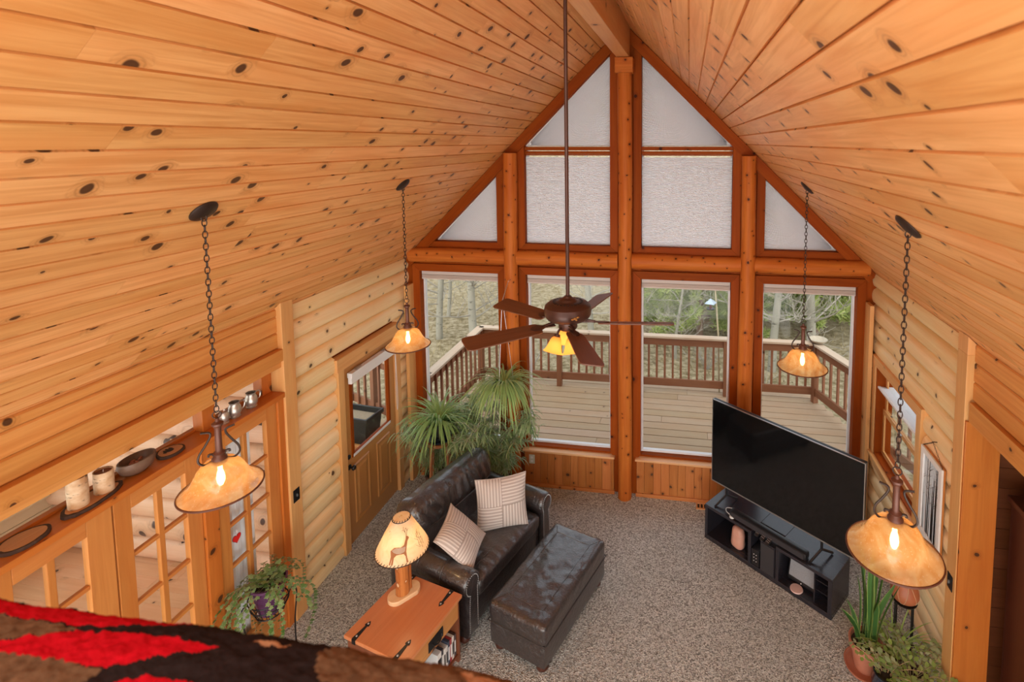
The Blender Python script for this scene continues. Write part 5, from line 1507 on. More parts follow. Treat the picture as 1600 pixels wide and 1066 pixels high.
# narrow-leaved indoor trees behind the loveseat
MAT['willowleaf'] = leafmat('narrow_grey_green_leaf', (.20, .34, .13), (.44, .55, .31), .4, .35)
MAT['palestem'] = plain('pale_grey_stem', (.45, .40, .32), .7, .3, 12)
def alii(x, y, h, spread, lab, seed, nleaf, zlow):
    rr = random.Random(seed)
    t = thing('narrow_leaf_fig', lab, 'plant', (x, y, 0), group='narrow leaved potted trees')
    pot(t, [(.001, 0), (.11, 0), (.14, .12), (.15, .22), (.16, .225), (.16, .25), (.145, .25), (.138, .21)], MAT['brownpot'], soil_r=.138, soil_z=.215)
    cl = lambda p: Vector((max(p.x, -2.82-x), min(p.y, 6.20-y), p.z))
    mb = MB(); tips = []
    for k in range(7):
        a = rr.uniform(0, 6.28); q = Vector((rr.uniform(-.05, .05), rr.uniform(-.05, .05), .2)); pts = [q.copy()]
        d = Vector((math.cos(a)*.18, math.sin(a)*.18, 1))
        for i in range(7):
            d = (d + Vector((math.cos(a)*.10, math.sin(a)*.10, 0)) + Vector((rr.uniform(-.12, .12), rr.uniform(-.12, .12), 0))).normalized(); q = cl(q + d*(h-.2)/7); pts.append(q.copy())
        mb.tube(pts, [.011*(1-.75*i/7) for i in range(8)], 6)
        for i in range(2, 8):
            for s in range(5):
                b = rr.uniform(0, 6.28); e = pts[i] + Vector((math.cos(b), math.sin(b), rr.uniform(-.2, .35)))*spread*rr.uniform(.3, 1.0); e = cl(e)
                mid = pts[i].lerp(e, .5) + Vector((0, 0, .05)); mb.tube([pts[i], mid, e], [.003, .002, .0012], 4, cap=False); tips.append((pts[i], mid, e))
    mb.build('stems', MAT['palestem'], t)
    mb = MB()
    for k in range(nleaf):
        a, m_, e = tips[rr.randrange(len(tips))]; f = rr.random(); p = a.lerp(m_, f*2) if f < .5 else m_.lerp(e, f*2-1)
        p.y += .0
        if p.z < zlow: p = p + Vector((0, 0, (zlow-p.z)*rr.uniform(.5, 1)))
        b = rr.uniform(0, 6.28); L = rr.uniform(.10, .19); v = Vector((math.cos(b), math.sin(b), rr.uniform(-.1, .7))).normalized(); pts = [p.copy()]
        for i in range(4): v = (v + Vector((0, 0, -.38))).normalized(); p = p + v*L/4; p.y = min(p.y, 6.21-y); p.x = max(p.x, -2.83-x); pts.append(p.copy())
        w = rr.uniform(.0045, .0075); ribbon(mb, pts, [w*.4, w, w, w*.7, .0006], .2)
    mb.build('leaves', MAT['willowleaf'], t, smooth=80)
    return t
alii(-2.38, 5.98, 1.05, .30, 'loose narrow leaved potted tree below and behind the plant stool', 4, 2300, .12)
alii(-1.52, 5.93, 1.28, .30, 'tall narrow leaved potted tree under the hanging plant behind the loveseat', 7, 3000, .25)
# ivy on wire stand
ix, iy = -2.60, 3.535
iv = thing('wire_plant_stand', 'black wire plant stand beside the right french door', 'plant stand', (ix, iy, 0))
ringm = lambda r, z, t=.005: ([(r*math.cos(2*PI*i/32), r*math.sin(2*PI*i/32), z) for i in range(32)], t)
mb = MB()
for r, z in ((.135, .70), (.15, .76), (.10, .62)): mb.tube(*ringm(r, z), 6, closed=True)
for i in range(24):
    a = 2*PI*i/24; mb.tube([(.10*math.cos(a), .10*math.sin(a), .62), (.135*math.cos(a), .135*math.sin(a), .70), (.15*math.cos(a), .15*math.sin(a), .76)], .0025, 4)
for i in range(-3, 4): 
    y = i*.03; x = math.sqrt(max(0, .10**2-y*y)); mb.tube([(-x, y, .62), (x, y, .62)], .0025, 4)
mb.build('basket', MAT['black'], iv)
for k in range(4):
    a = PI/4+k*PI/2; mb = MB(); mb.tube(smooth_path([(.15*math.cos(a), .15*math.sin(a), .74), (.19*math.cos(a), .19*math.sin(a), .70), (.17*math.cos(a), .17*math.sin(a), .45), (.17*math.cos(a), .17*math.sin(a), .2), (.19*math.cos(a), .19*math.sin(a), 0)], 5), .006, 6); mb.build('leg', MAT['black'], iv)
ivy = thing('ivy_plant', 'trailing variegated ivy in a purple glazed pot on the wire stand', 'plant', (ix, iy, .624))
pot(ivy, [(.001, 0), (.075, 0), (.085, .03), (.105, .13), (.128, .235), (.138, .245), (.138, .265), (.122, .265), (.115, .22)], MAT['purple'], soil_r=.118, soil_z=.235)
MAT['ivy'] = leafmat('ivy_leaf', (.07, .20, .04), (.30, .46, .20), .4, .2, ((.62, .70, .52), .30, .5))
rr = random.Random(5); mb = MB(); mv = MB()
LEAF = [(0, 0), (.35, -.12), (.5, .15), (.38, .32), (.55, .55), (.28, .58), (0, 1.0), (-.28, .58), (-.55, .55), (-.38, .32), (-.5, .15), (-.35, -.12)]
def ivyleaf(p, d, up, s):
    d = d.normalized(); w = d.cross(up); 
    if w.length < .05: w = d.orthogonal()
    w.normalize(); n_ = w.cross(d)
    vs = [p + w*x*s + d*y*s + n_*(-.18*abs(x)*s) for x, y in LEAF]
    mb.add(vs, [(0, 1, 2, 3, 6), (3, 4, 5, 6), (0, 6, 9, 10, 11), (6, 7, 8, 9)], None, None, 0, [(y, .5+x*.9) for x, y in LEAF])
for k in range(34):
    a = rr.uniform(0, 6.28); d = Vector((math.cos(a), math.sin(a), 0)); p = d*rr.uniform(0, .10) + Vector((0, 0, .25)); pts = [p.copy()]
    v = Vector((d.x*.8, d.y*.8, rr.uniform(.2, .9))).normalized(); L = rr.choice((.22, .3, .42, .62, .78)); 
    if rr.random() < .3: a2 = R(rr.uniform(-60, 50)); d = Vector((math.cos(a2), math.sin(a2), 0))
    n = int(L/.03)
    for i in range(n):
        out_r = math.hypot(p.x, p.y)
        v = (v + Vector((0, 0, -.20)) + d*(.10 if out_r < .2 else 0) + Vector((rr.uniform(-.12, .12), rr.uniform(-.12, .12), 0))).normalized()
        if out_r > .16 and p.z < .2: v = (v + Vector((-p.x, -p.y, 0))*.2).normalized()
        p = p + v*.03
        if p.z < -.55: break
        pts.append(p.copy())
        ld = (v.cross(Vector((0, 0, 1)))*(1 if i % 2 else -1) + Vector((p.x, p.y, 0))*2 + Vector((0, 0, -.2)))
        up = Vector((p.x*2, p.y*2, .8)).normalized()
        if i > 0: ivyleaf(p, ld, up, rr.uniform(.024, .040))
    mv.tube(pts, .002, 4, cap=False)
for k in range(70):
    a = rr.uniform(0, 6.28); r = .11*math.sqrt(rr.random()); p = Vector((r*math.cos(a), r*math.sin(a), .27 + rr.uniform(0, .05))); ivyleaf(p, Vector((math.cos(a), math.sin(a), .3)), Vector((0, 0, 1)), rr.uniform(.03, .05))
mb.build('leaves', MAT['ivy'], ivy, smooth=60); mv.build('vines', plain('ivy_stem', (.25, .20, .10), .7), ivy)
# snake plant
sx_, sy_ = 2.285, 4.37
sn = thing('snake_plant', 'tall snake plant in a terracotta pot on its saucer beside the tv stand', 'plant', (sx_, sy_, 0))
mb = MB(); mb.lathe([(.001, 0), (.13, 0), (.155, .02), (.165, .045), (.155, .045), (.145, .025), (.001, .02)], n=32); mb.build('saucer', MAT['terracotta'], sn)
pot(sn, [(.001, .021), (.085, .021), (.105, .15), (.115, .20), (.13, .205), (.135, .26), (.12, .26), (.11, .20)], MAT['terracotta'], soil_r=.118, soil_z=.225)
MAT['snake'] = leafmat('snake_plant_leaf', (.035, .12, .03), (.10, .24, .06), .35, .1, ((.34, .46, .12), .36, .47))
mb = MB(); rr = random.Random(8)
SB = [(-.02, .03, .95, -.03, .0), (.03, .02, .90, .02, .02), (.0, -.03, .78, .03, -.02), (.05, .0, .85, .10, .02), (-.05, 0, .62, -.03, .03), (.02, .05, .70, .12, .06), (-.04, -.04, .42, -.20, -.08), (-.05, .03, .40, -.12, -.02), (.05, -.04, .66, .17, -.03), (.0, .06, .80, -.02, .06), (.06, .04, .5, .2, .08)]
for (x, y, L, lx, ly) in SB:
    pts = []; k = 8
    for i in range(k+1):
        f = i/k; pts.append((x + lx*f**1.4 + .01*math.sin(f*5+x*40), y + ly*f**1.4, .22 + L*f*.97))
    w = .021 + .012*L; ribbon(mb, pts, [w*(.55+.45*math.sin(PI*min(1, i/k*1.2+.1)/1.3)) * (1 if i < k*.7 else max(.03, 1-((i-k*.7)/(k*.3))**1.5)) for i in range(k+1)], .35, roll=rr.uniform(-.9, .9))
mb.build('leaves', MAT['snake'], sn, smooth=80)
# vase on iron stand
vx, vy, vz = 2.635, 4.52, .545
vs_t = thing('iron_vase_stand', 'slim black iron stand under the clay vase', 'stand', (vx, vy, 0))
mb = MB(); mb.lathe([(.001, vz-.012), (.095, vz-.012), (.10, vz), (.001, vz)], n=28); mb.build('stand_top', MAT['black'], vs_t)
for k in range(4):
    a = k*PI/2+.3; mb = MB(); mb.tube([(.088*math.cos(a), .088*math.sin(a), vz-.012), (.092*math.cos(a), .092*math.sin(a), 0)], .0065, 7); mb.build('leg', MAT['black'], vs_t)
mb = MB(); mb.tube(*ringm(.09, .12, .005), 6, closed=True); mb.build('lower_ring', MAT['black'], vs_t)
vs_o = thing('clay_vase', 'round clay vase with narrow neck and criss-cross cord on the iron stand', 'vase', (vx, vy, vz+.0005))
mb = MB(); mb.lathe([(.001, 0), (.075, 0), (.098, .02), (.112, .055), (.110, .095), (.092, .14), (.066, .18), (.052, .21), (.050, .225), (.058, .245), (.050, .246), (.042, .225), (.044, .2), (.001, .19)], n=36); mb.build('vase_body', MAT['clay'], vs_o, smooth=60)
VP = [(.077, .004), (.100, .02), (.114, .055), (.112, .095), (.094, .14), (.068, .18), (.054, .21)]
mb = MB()
for k in range(5):
    for s in (0, 1):
        a0 = 2*PI*k/5 + .4; a1 = a0 + (2*PI/10 if s else -2*PI/10)
        mb.tube([((r)*math.cos(a0+(a1-a0)*i/6), (r)*math.sin(a0+(a1-a0)*i/6), z) for i, (r, z) in enumerate(VP)], .0018, 5)
mb.tube([(.0535*math.cos(2*PI*i/24), .0535*math.sin(2*PI*i/24), .212) for i in range(24)], .003, 5, closed=True); mb.build('cord_wrap', MAT['rope'], vs_o)
# leafy mix at the lower right
lf = thing('leafy_vine_plant', 'bushy light green vine spilling from a brown pot by the right wall', 'plant', (2.555, 4.13, 0))
pot(lf, [(.001, 0), (.095, 0), (.12, .12), (.135, .19), (.145, .195), (.145, .225), (.13, .225), (.122, .18)], MAT['brownpot'], soil_r=.125, soil_z=.195)
MAT['vine'] = leafmat('light_vine_leaf', (.27, .44, .08), (.52, .66, .26), .4, .35)
MAT['vinegrey'] = leafmat('silvery_leaf', (.28, .40, .18), (.58, .66, .42), .45, .3)
rr = random.Random(14); mb = MB(); mv = MB(); mg_ = MB()
def oval(mb, p, d, up, s):
    d = d.normalized(); w = d.cross(up); w = w.normalized() if w.length > .05 else d.orthogonal().normalized(); n_ = w.cross(d)
    o = [(0, 0), (.28, .25), (.34, .5), (.2, .8), (0, 1), (-.2, .8), (-.34, .5), (-.28, .25)]
    vs = [p + w*x*s + d*y*s + n_*(-.15*abs(x)-.12*y*y)*s for x, y in o]
    mb.add(vs, [(0, 1, 2, 3, 4), (0, 4, 5, 6, 7)], None, None, 0, [(y, .5+x) for x, y in o])
for k in range(48):
    a = rr.uniform(0, 6.28); d = Vector((math.cos(a), math.sin(a), 0)); p = d*rr.uniform(0, .1) + Vector((0, 0, .2)); v = Vector((d.x*.6, d.y*.6, rr.uniform(.5, 1.6))).normalized(); pts = [p.copy()]
    L = rr.uniform(.18, .48); n = int(L/.03)
    for i in range(n):
        v = (v + Vector((d.x*.05, d.y*.05, -.10)) + Vector((rr.uniform(-.15, .15), rr.uniform(-.15, .15), 0))).normalized(); p = p + v*.03
        if p.x > .25: p.x = .25
        p.z = max(p.z, .03); pts.append(p.copy())
        if i > 1:
            ld = v.cross(Vector((0, 0, 1)))*(1 if i % 2 else -1) + v*.5 + Vector((0, 0, .25))
            oval(mb if k % 2 else mg_, p, ld, Vector((rr.uniform(-.3, .3), rr.uniform(-.3, .3), 1)), rr.uniform(.032, .055))
    mv.tube(pts, .0022, 4, cap=False)
# the one long runner reaching past the post
pts = smooth_path([(.05, -.02, .22), (.14, -.10, .36), (.22, -.22, .36), (.30, -.33, .33), (.36, -.40, .35), (.40, -.44, .42)], 6); mv.tube(pts, .003, 5)
for i in (14, 18, 22, 26, 29, 30): oval(mb, Vector(pts[i]), Vector((.3, -.5, (.8 if i % 2 else -.9))), Vector((0, -1, .4)), .06)
mb.build('leaves', MAT['vine'], lf, smooth=60); o = mg_.build('silver_leaves', MAT['vinegrey'], lf, smooth=60); o['label'] = 'silvery grey-green leaves'; mv.build('stems', plain('vine_stem', (.30, .24, .12), .7), lf)
gp = thing('grassy_plant', 'small spiky grass-like plant standing among the vines by the right wall', 'plant', (2.50, 4.36, 0))
pot(gp, [(.001, 0), (.06, 0), (.08, .15), (.09, .16), (.09, .18), (.078, .18), (.074, .14)], MAT['terracotta'], soil_r=.074, soil_z=.155)
mb = MB(); rr = random.Random(3)
for k in range(46): pts, ws = arch(rr, .03, rr.uniform(.25, .5), rr.uniform(1.2, 4), rr.uniform(.04, .16), rr.uniform(.004, .007)); ribbon(mb, [p + Vector((0, 0, .15)) for p in pts], ws)
mb.build('leaves', MAT['vine'], gp, smooth=80)
bpz = thing('blue_pot_plant', 'small leafy plant in a dark blue glazed pot beside the terracotta pot', 'plant', (2.36, 4.13, 0))
pot(bpz, [(.001, 0), (.06, 0), (.09, .06), (.10, .14), (.085, .22), (.09, .235), (.08, .235), (.074, .2)], MAT['bluepot'], soil_r=.08, soil_z=.205)
mb = MB(); rr = random.Random(9); mv = MB()
for k in range(13):
    a = rr.uniform(0, 6.28); d = Vector((math.cos(a), math.sin(a), 0)); p = d*.03 + Vector((0, 0, .2)); v = Vector((d.x*.5, d.y*.5, 1)).normalized(); pts = [p.copy()]
    for i in range(rr.randint(4, 9)):
        v = (v + Vector((d.x*.08, d.y*.08, -.14))).normalized(); p = p + v*.035; p.z = max(.03, p.z); pts.append(p.copy())
        oval(mb, p, v.cross(Vector((0, 0, 1)))*(1 if i % 2 else -1)+v*.4, Vector((0, 0, 1)), rr.uniform(.035, .055))
    mv.tube(pts, .002, 4, cap=False)
mb.build('leaves', MAT['vine'], bpz, smooth=60); mv.build('stems', MAT['rope'], bpz)
# ------------------------------------------------------------------ ledge, walls, foreground
def slab(name, lab, y, x, rz, rx, ry, hand=False):
    o = thing(name, lab, 'wood slice', (x, y, SHZ+.0005), rz, group='bark edged wood slices on the ledge')
    r_ = random.Random(int(y*100)); pl = []; k = 28
    for i in range(k):
        a = 2*PI*i/k; s = 1 + .04*math.sin(a*3+y) + r_.uniform(-.03, .03); pl.append((rx*s*math.cos(a), ry*s*math.sin(a)))
    mb = MB(); mb.prism(pl, 2, 0, .02, g=0); mb.build('bark_rim', MAT['stitch2'], o, smooth=0)
    mb = MB(); mb.prism([(a*.86, b*.86) for a, b in pl], 2, .0202, .0215, g=0); mb.build('cut_face', MAT['drawer'], o, smooth=0)
    if hand:
        mb = MB()
        for (a, b, c, d) in ((0, 0, .36, .34), (.25, .3, .12, .3), (.02, .38, .12, .3), (-.22, .3, .12, .28), (-.4, .05, .12, .24)):
            mb.lathe([(.001, .0232), (1, .0232), (1, .0216)], n=12, xf=T(a*rx, b*ry*.9, 0) @ Matrix.Diagonal((c*rx*.8, d*ry*.8, 1, 1)))
        mb.build('burnt_mark', MAT['stitch'], o)
    return o
MAT['stitch2'] = plain('dark_rough_bark', (.06, .03, .018), .85, .5, 40)
slab('wood_slice', 'bark edged wood slice lying nearest on the ledge, burnt ring on it', 2.235, -2.905, R(90), .115, .085)
slab('wood_slice', 'bark edged wood slice with a burnt paw mark beyond the stone bowl', 3.085, -2.915, R(90), .085, .075, True)
tr_ = slab('wood_slice', 'long bark edged wood slice under the two birch candles', 2.575, -2.905, R(95), .17, .082)
def birch():
    m, nt = new_mat('birch_bark')
    tc = N(nt, 'ShaderNodeTexCoord').outputs['Object']
    mp = N(nt, 'ShaderNodeMapping', {'Vector': tc, 'Scale': (14, 14, 60)}).outputs[0]
    n = N(nt, 'ShaderNodeTexNoise', {'Vector': mp, 'Scale': 1.0, 'Detail': 4, 'Roughness': .65}).outputs[0]
    n2 = N(nt, 'ShaderNodeTexNoise', {'Vector': tc, 'Scale': 14, 'Detail': 3}).outputs[0]
    c = mixc(nt, mrange(nt, n2, .35, .65), (.74, .57, .38), (.50, .27, .12))
    c = mixc(nt, mrange(nt, n, .60, .67), c, (.06, .035, .02))
    out(nt, principled(nt, c, .7, n, .3, .004)); return m
MAT['birch'] = birch()
for (y, x, h, lab) in ((2.505, -2.905, .185, 'taller birch bark candle on the wood slice, nearer the viewer'), (2.645, -2.90, .135, 'shorter birch bark candle on the wood slice, beside the taller one')):
    c = thing('birch_candle', lab, 'candle', (x, y, SHZ+.0225), group='birch candles')
    mb = MB(); mb.lathe([(.001, 0), (.050, 0), (.051, h*.5), (.049, h), (.044, h), (.043, h-.012)], n=28); mb.build('bark_sleeve', MAT['birch'], c)
    mb = MB(); mb.lathe([(.001, h-.010), (.0435, h-.010)], n=24, cap=False); mb.build('wax', MAT['wax'], c)
    mb = MB(); mb.tube([(0, 0, h-.010), (.002, 0, h+.006)], .0018, 5); mb.build('wick', MAT['white'], c)
bw = thing('stone_bowl', 'rough grey-brown bowl of nuts tilted toward the room on the ledge', 'bowl', (-2.93, 2.87, SHZ))
mb = MB(); mb.lathe([(.001, 0), (.05, .002), (.085, .03), (.102, .075), (.098, .10), (.088, .102), (.086, .08), (.06, .045), (.001, .035)], n=32, sx=.78, sy=1.15); mb.build('bowl_body', MAT['oldpot'], bw)
rr = random.Random(6)
for k in range(16):
    a = rr.uniform(0, 6.28); r = .052*math.sqrt(rr.random())
    n_ = thing('nut', 'brown nut lying in the stone bowl on the ledge', 'nut', (-2.93+r*.8*math.cos(a), 2.87+r*1.2*math.sin(a), SHZ+.062+.008*rr.random()), group='nuts in the stone bowl')
    mb = MB(); mb.sphere((0, 0, 0), .0115, 8, 6, sz=.9); mb.build('shell', MAT['nuts'], n_)
for (y, lab, rz) in ((3.60, 'pewter mug on the ledge with its handle toward the farther mug', R(70)), (3.765, 'pewter mug on the ledge farthest from the viewer, near the post', R(75))):
    c = thing('pewter_mug', lab, 'mug', (-2.885, y, SHZ), rz, group='pewter mugs')
    mb = MB(); mb.lathe([(.001, 0), (.040, 0), (.042, .008), (.034, .014), (.046, .035), (.050, .055), (.044, .085), (.034, .105), (.036, .122), (.039, .126), (.034, .125), (.031, .105), (.040, .085), (.044, .055), (.03, .02), (.001, .016)], n=32); mb.build('mug_body', MAT['pewter'], c)
    mb = MB(); mb.tube(smooth_path([(.036, 0, .112), (.062, 0, .118), (.078, 0, .095), (.072, 0, .06), (.049, 0, .045)], 5), .0055, 7); mb.build('handle', MAT['pewter'], c)
jar = thing('pewter_jug', 'small pewter jug on the ledge just left of the mugs, behind the lamp stem', 'jug', (-2.885, 3.50, SHZ), R(20))
mb = MB(); mb.lathe([(.001, 0), (.032, 0), (.034, .008), (.028, .014), (.038, .04), (.036, .07), (.028, .088), (.032, .10), (.028, .10), (.024, .088), (.001, .07)], n=28); mb.build('jug_body', MAT['pewter'], jar)
# picture on the right wall
pc = thing('framed_picture', 'white framed picture of bare trees hanging on a chain on the right log wall', 'picture', (2.845, 4.60, 1.40), R(-90))
pw_, ph_ = .385, .78
mb = MB(); pl = [(-pw_/2, -ph_/2), (pw_/2, -ph_/2), (pw_/2, ph_/2), (-pw_/2, ph_/2)]
miter_frame(mb, [(-pw_/2+.05, -ph_/2+.05), (pw_/2-.05, -ph_/2+.05), (pw_/2-.05, ph_/2-.05), (-pw_/2+.05, ph_/2-.05)], .05, -.022, -.004)
mb.build('picture_frame', MAT['white'], pc, smooth=0, bevel=.003)
mb = MB(); mb.bb(-pw_/2+.002, pw_/2-.002, -.004, .012, -ph_/2+.002, ph_/2-.002); mb.build('backing', MAT['door'], pc, smooth=0)
mb = MB(); mb.bb(-pw_/2+.045, pw_/2-.045, -.008, -.0045, -ph_/2+.045, ph_/2-.045); art = mb.build('artwork', plain('pale_blue_paper', (.62, .72, .80), .6), pc, smooth=0)
rr = random.Random(77); mb = MB(); mw = MB()
for k in range(17):
    x = rr.uniform(-.135, .135); w = rr.uniform(.005, .013); x2 = x+rr.uniform(-.02, .02); top = rr.uniform(.1, .34)
    (mb if k % 4 else mw).add([(x-w, -.0086, -.34), (x+w, -.0086, -.34), (x2+w*.4, -.0086, top), (x2-w*.4, -.0086, top)], [(0, 1, 2, 3)])
    for j in range(5):
        z = rr.uniform(-.05, top); s = rr.choice((-1, 1)); l = rr.uniform(.03, .09); xa = x + (x2-x)*(z+.34)/(top+.34)
        xb = max(-.143, min(.143, xa+s*l)); mb.add([(xa, -.0087, z-.0022), (xb, -.0087, min(.34, z+l*.9)), (xa, -.0087, z+.0022)], [(0, 1, 2)])
mb.build('dark_trunks', MAT['blackplastic'], art, smooth=0); mw.build('pale_trunks', MAT['white'], art, smooth=0)
mb = MB(); nl = 26
for sd in (-1, 1):
    for k in range(13):
        f = (k+.5)/13; x = sd*(pw_/2-.01)*(1-f); z = ph_/2 + .125*f
        pts = [(.0055*math.cos(2*PI*i/8), 0, .0095*math.sin(2*PI*i/8)) for i in range(8)]
        mb.tube(pts, .0016, 4, closed=True, xf=T(x, -.010, z) @ Matrix.Rotation(sd*R(-52), 4, 'Y') @ rotz(R(90*(k % 2))))
mb.tube([(0, .05, ph_/2+.13), (0, -.02, ph_/2+.13)], .004, 6); mb.build('hanging_chain', MAT['iron'], pc)
# dark bookcase in the side room
bk = thing('dark_bookcase', 'dark cherry bookcase in the side room at the right edge', 'bookcase', (3.13, 3.80, 0))
mb = MB(); mb.bb(0, .9, .215, .235, 0, 1.86); mb.build('back_panel', MAT['cabinet'], bk, smooth=0)
for (a, b) in ((0, .035), (.865, .9)):
    mb = MB(); mb.bb(a, b, -.16, .215, 0, 1.83, g=2); mb.build('side_panel', MAT['cabinet'], bk, smooth=0, bevel=.003)
mb = MB(); mb.bb(-.03, .93, -.19, .24, 1.83, 1.875); mb.build('cornice', MAT['cabinet'], bk, smooth=0, bevel=.008)
for z in (.08, .45, .82, 1.18, 1.52):
    mb = MB(); mb.bb(.035, .865, -.15, .215, z, z+.025); mb.build('shelf', MAT['cabinet'], bk, smooth=0, bevel=.003)
vv = thing('shelf_jar', 'dusty red jar standing on a shelf of the dark bookcase', 'jar', (3.24, 3.80, .8455))
mb = MB(); mb.lathe([(.001, 0), (.05, 0), (.075, .05), (.08, .10), (.06, .16), (.045, .18), (.05, .2), (.001, .2)], n=24); mb.build('jar_body', MAT['terracotta'], vv)
# ornaments and curtain behind the right french door
cu = thing('sheer_curtain', 'white sheer curtain hanging behind the right french door', 'curtain', (-2.93, 3.40, .08))
mb = MB(); mb.grid(lambda u, v: (-.02+.016*math.sin(u*34)+.006*math.sin(u*71), .0+u*.375, v*2.05), 90, 3); mb.build('cloth', MAT['curtain'], cu, smooth=80)
def heart(s):
    P = []
    for k in range(40):
        t = 2*PI*k/40; x = 16*math.sin(t)**3; z = 13*math.cos(t)-5*math.cos(2*t)-2*math.cos(3*t)-math.cos(4*t); P.append((x/17*s, z/17*s))
    return P
def ornament(name, lab, y, z, outline, mat, xoff=-2.8475):
    o = thing(name, lab, 'ornament', (xoff, y, z), R(90))
    mb = MB(); mb.prism([(b, a) for a, b in outline], 1, -.003, .003); mb.build('glass_piece', mat, o, smooth=0)
    mb = MB(); n = len(outline); mb.tube([(a, 0, b) for a, b in outline], .0022, 5, closed=True); mb.build('lead_edge', MAT['black'], o)
    top = max(b for a, b in outline); mb = MB(); mb.tube([(0, 0, top-.008), (0, -.002, top+.035)], .0012, 4); mb.sphere((0, -.003, top+.036), .006, 8, 5); mb.build('suction_hook', MAT['cord'], o)
ornament('heart_ornament', 'red glass heart hanging on a lower pane of the right french door', 3.51, 1.24, heart(.042), MAT['redglass'])
ornament('heart_ornament', 'blue glass heart hanging on an upper pane of the right french door', 3.712, 1.575, heart(.045), MAT['blueglass'])
ornament('leaf_ornament', 'small grey glass leaf hanging on the right french door above the red heart', 3.52, 1.583, [(0, -.045), (.022, -.02), (.028, .012), (.018, .03), (.006, .022), (0, .04), (-.012, .022), (-.026, .02), (-.022, -.015)], MAT['greyglass'])
# sunroom contents
rg = thing('white_rug', 'white rug on the sunroom floor behind the left french door', 'rug', (-3.75, 2.95, -.004), R(28))
mb = MB(); mb.bb(-.55, .55, -.45, .45, 0, .015); mb.build('pile', MAT['rug'], rg, smooth=0, bevel=.006)
# loft rail with the blanket over it, close to the viewer
lr = thing('loft_railing', 'wooden loft railing under the blanket, right below the viewer', 'railing', (0, .62, 2.75))
mb = MB(); mb.bb(-2.85, 2.85, -.07, .07, .70, .755); mb.build('top_rail', MAT['beam'], lr, smooth=0, bevel=.008)
mb = MB(); mb.bb(-2.85, 2.85, -.03, .03, .08, .14); mb.build('bottom_rail', MAT['beam'], lr, smooth=0, bevel=.005)
for k in range(39):
    x = -2.75 + k*5.5/38; mb = MB(); mb.bb(x-.018, x+.018, -.018, .018, .0 if k % 13 == 0 else .14, .70, g=2); mb.build('baluster', MAT['beam'], lr, smooth=0)
def fuzz(name, c, v):
    return plain(name, c, 1.0, v, 60, .8, spec=.05)
BM = [fuzz('black_wool', (.016, .009, .008), .4), fuzz('red_wool', (.37, .003, .008), .2), fuzz('brown_wool', (.11, .055, .028), .6), fuzz('tan_wool', (.30, .14, .07), .4)]
RED = [[(-.9, .70), (-.45, .715), (-.351, .728), (-.125, .730), (-.05, .714), (-.119, .704), (-.222, .688), (-.334, .684), (-.419, .686), (-.9, .68)],
       [(-.9, .655), (-.348, .640), (-.25, .678), (-.152, .682), (-.048, .679), (.035, .676), (-.062, .648), (-.122, .622), (-.22, .630), (-.325, .624), (-.9, .60)],
       [(-.13, .598), (-.044, .624), (.04, .622), (.1, .59)]]
BRN = [[(-.9, .68), (-.423, .685), (-.334, .682), (-.244, .683), (-.276, .668), (-.351, .641), (-.9, .65)], [(-.9, .60), (-.325, .624), (-.22, .630), (-.122, .620), (-.139, .598), (-.3, .54), (-.9, .5)],
       [(.22, .735), (1.3, .735), (1.3, .62), (.225, .65), (.19, .69)]]
TAN = [[(.07, .694), (.1, .702), (.14, .701), (.12, .694)], [(.42, .705), (1.3, .725), (1.3, .66), (.48, .675)]]
def inside(p, poly):
    c = False; n = len(poly)
    for i in range(n):
        a, b = poly[i], poly[i-1]
        if (a[1] > p[1]) != (b[1] > p[1]) and p[0] < (b[0]-a[0])*(p[1]-a[1])/(b[1]-a[1]) + a[0]: c = not c
    return c
BX0, BX1 = -1.15, 1.15
prof = [(.74, -.62), (.737, -.3), (.735, -.06), (.728, -.03), (.715, -.012), (.70, -.004), (.68, .0), (.65, .002), (.62, .0), (.58, -.004), (.545, -.018), (.528, -.05), (.522, -.10), (.520, -.5)]
pp = smooth_path([(0, y, z) for y, z in prof], 12)
def blk(u, v):
    x = BX0 + (BX1-BX0)*u; f = v*(len(pp)-1); i = min(int(f), len(pp)-2); q = pp[i].lerp(pp[i+1], f-i)
    n1 = .004*nz((x, q.y, q.z), 9, 2) + .0022*nz((x, q.y, q.z), 55, 3) + .0016*nz((x, q.y, q.z), 150, 5)
    bumpy = .006*math.sin(x*5.2+.6)
    return (x, q.y + n1*.8, 3.636 + q.z + n1 + bumpy)
def bmf(u, v):
    f = v*(len(pp)-1); i = min(int(f), len(pp)-2); q = pp[i].lerp(pp[i+1], f-i); x = BX0 + (BX1-BX0)*u
    p = (x + .006*nz((x, q.y, 1), 60, 1), q.y + .004*nz((x, q.y, 2), 60, 4))
    if q.z < -.06: return [0, 1, 2, 0][int(abs(x*3+q.z*4)) % 4]
    if any(inside(p, r) for r in RED): return 1
    if any(inside(p, r) for r in TAN): return 3
    if any(inside(p, r) for r in BRN): return 2
    return 0
bl_ = thing('wool_blanket', 'blurred red, black and brown patterned wool blanket draped over the loft rail', 'blanket', (0, 0, 0))
mb = MB(); mb.grid(blk, 420, 170, mfn=bmf); mb.build('woven_cloth', BM, bl_, smooth=180)
SKY0, SKY1, EXPO = 0.85, 2.0, 0.80
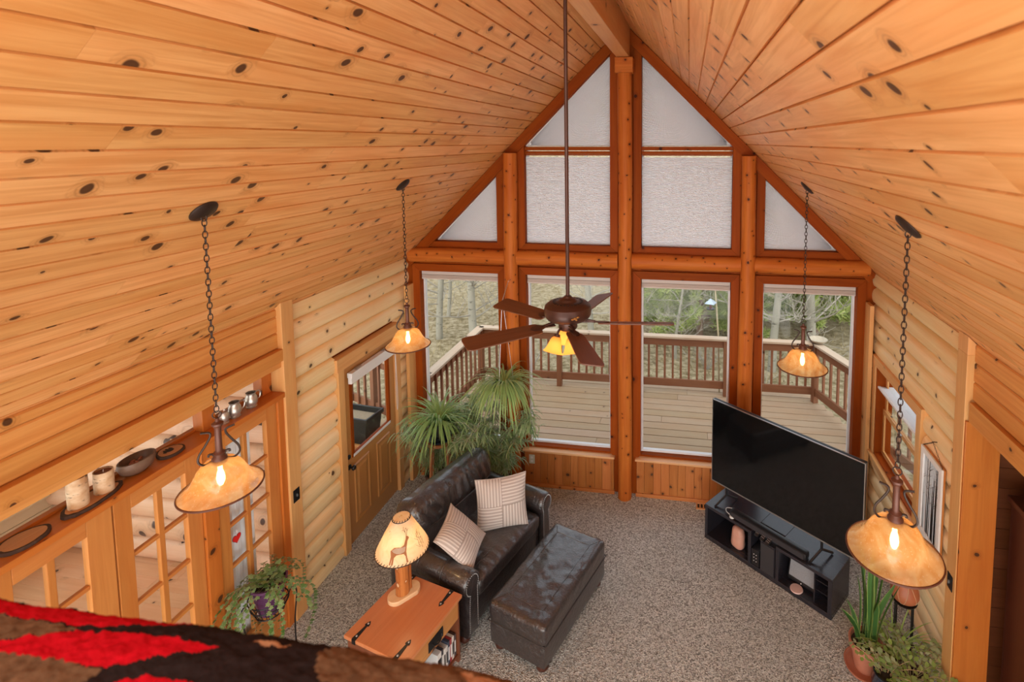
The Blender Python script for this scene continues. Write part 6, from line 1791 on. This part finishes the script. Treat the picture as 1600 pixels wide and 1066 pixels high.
# ------------------------------------------------------------------ camera, light
cam = bpy.data.cameras.new('camera'); co = bpy.data.objects.new('camera', cam); COL.objects.link(co)
F, CX, CY = 816.718, 951.738, 288.374
YAW, PITCH, ROLL = -.1523, -.0805, -.0018
cam.sensor_width = 36; cam.lens = F/1600*36
cam.shift_x = (800-CX)/1600; cam.shift_y = (CY-533)/1600
fwd = Vector((math.sin(YAW)*math.cos(PITCH), math.cos(YAW)*math.cos(PITCH), math.sin(PITCH)))
rt = Vector((math.cos(YAW), -math.sin(YAW), 0)); up = rt.cross(fwd)
r2 = rt*math.cos(ROLL) + up*math.sin(ROLL); u2 = -rt*math.sin(ROLL) + up*math.cos(ROLL)
co.matrix_world = Matrix(((r2.x, u2.x, -fwd.x, .77), (r2.y, u2.y, -fwd.y, 0), (r2.z, u2.z, -fwd.z, 4.4537), (0, 0, 0, 1)))
cam.clip_start = .02; cam.clip_end = 400
cam.dof.use_dof = True; cam.dof.focus_distance = 4.6; cam.dof.aperture_fstop = 2.9
SC.camera = co
w = bpy.data.worlds.new('sky'); SC.world = w; w.use_nodes = True
nt = w.node_tree; nt.nodes.clear()
tc = N(nt, 'ShaderNodeTexCoord').outputs['Generated']
sp = N(nt, 'ShaderNodeSeparateXYZ', {0: tc})
back = mrange(nt, sp.outputs[1], -.9, .5, 1.0, 0.0, True)     # extra sky brightness added behind the viewer, fills the room through the open back
upw = mrange(nt, sp.outputs[2], -.1, .9, 0, 1)
col = mixc(nt, upw, (.90, .93, 1.0), (.80, .88, 1.0))
col = mixc(nt, back, col, (1.0, .97, .92))
st = M2(nt, 'ADD', SKY0, M2(nt, 'MULTIPLY', back, SKY1))
N(nt, 'ShaderNodeOutputWorld', {0: N(nt, 'ShaderNodeBackground', {0: col, 1: st})})
vs_ = SC.view_settings
vs_.view_transform = 'Standard'; vs_.look = 'None'; vs_.gamma = 1; vs_.use_curve_mapping = False
vs_.exposure = EXPO
SC.cycles.use_denoising = True
SC.cycles.max_bounces = 8; SC.cycles.diffuse_bounces = 5; SC.cycles.transparent_max_bounces = 12; SC.cycles.glossy_bounces = 3
SC.cycles.sample_clamp_indirect = 4.0; SC.cycles.caustics_reflective = False; SC.cycles.caustics_refractive = False
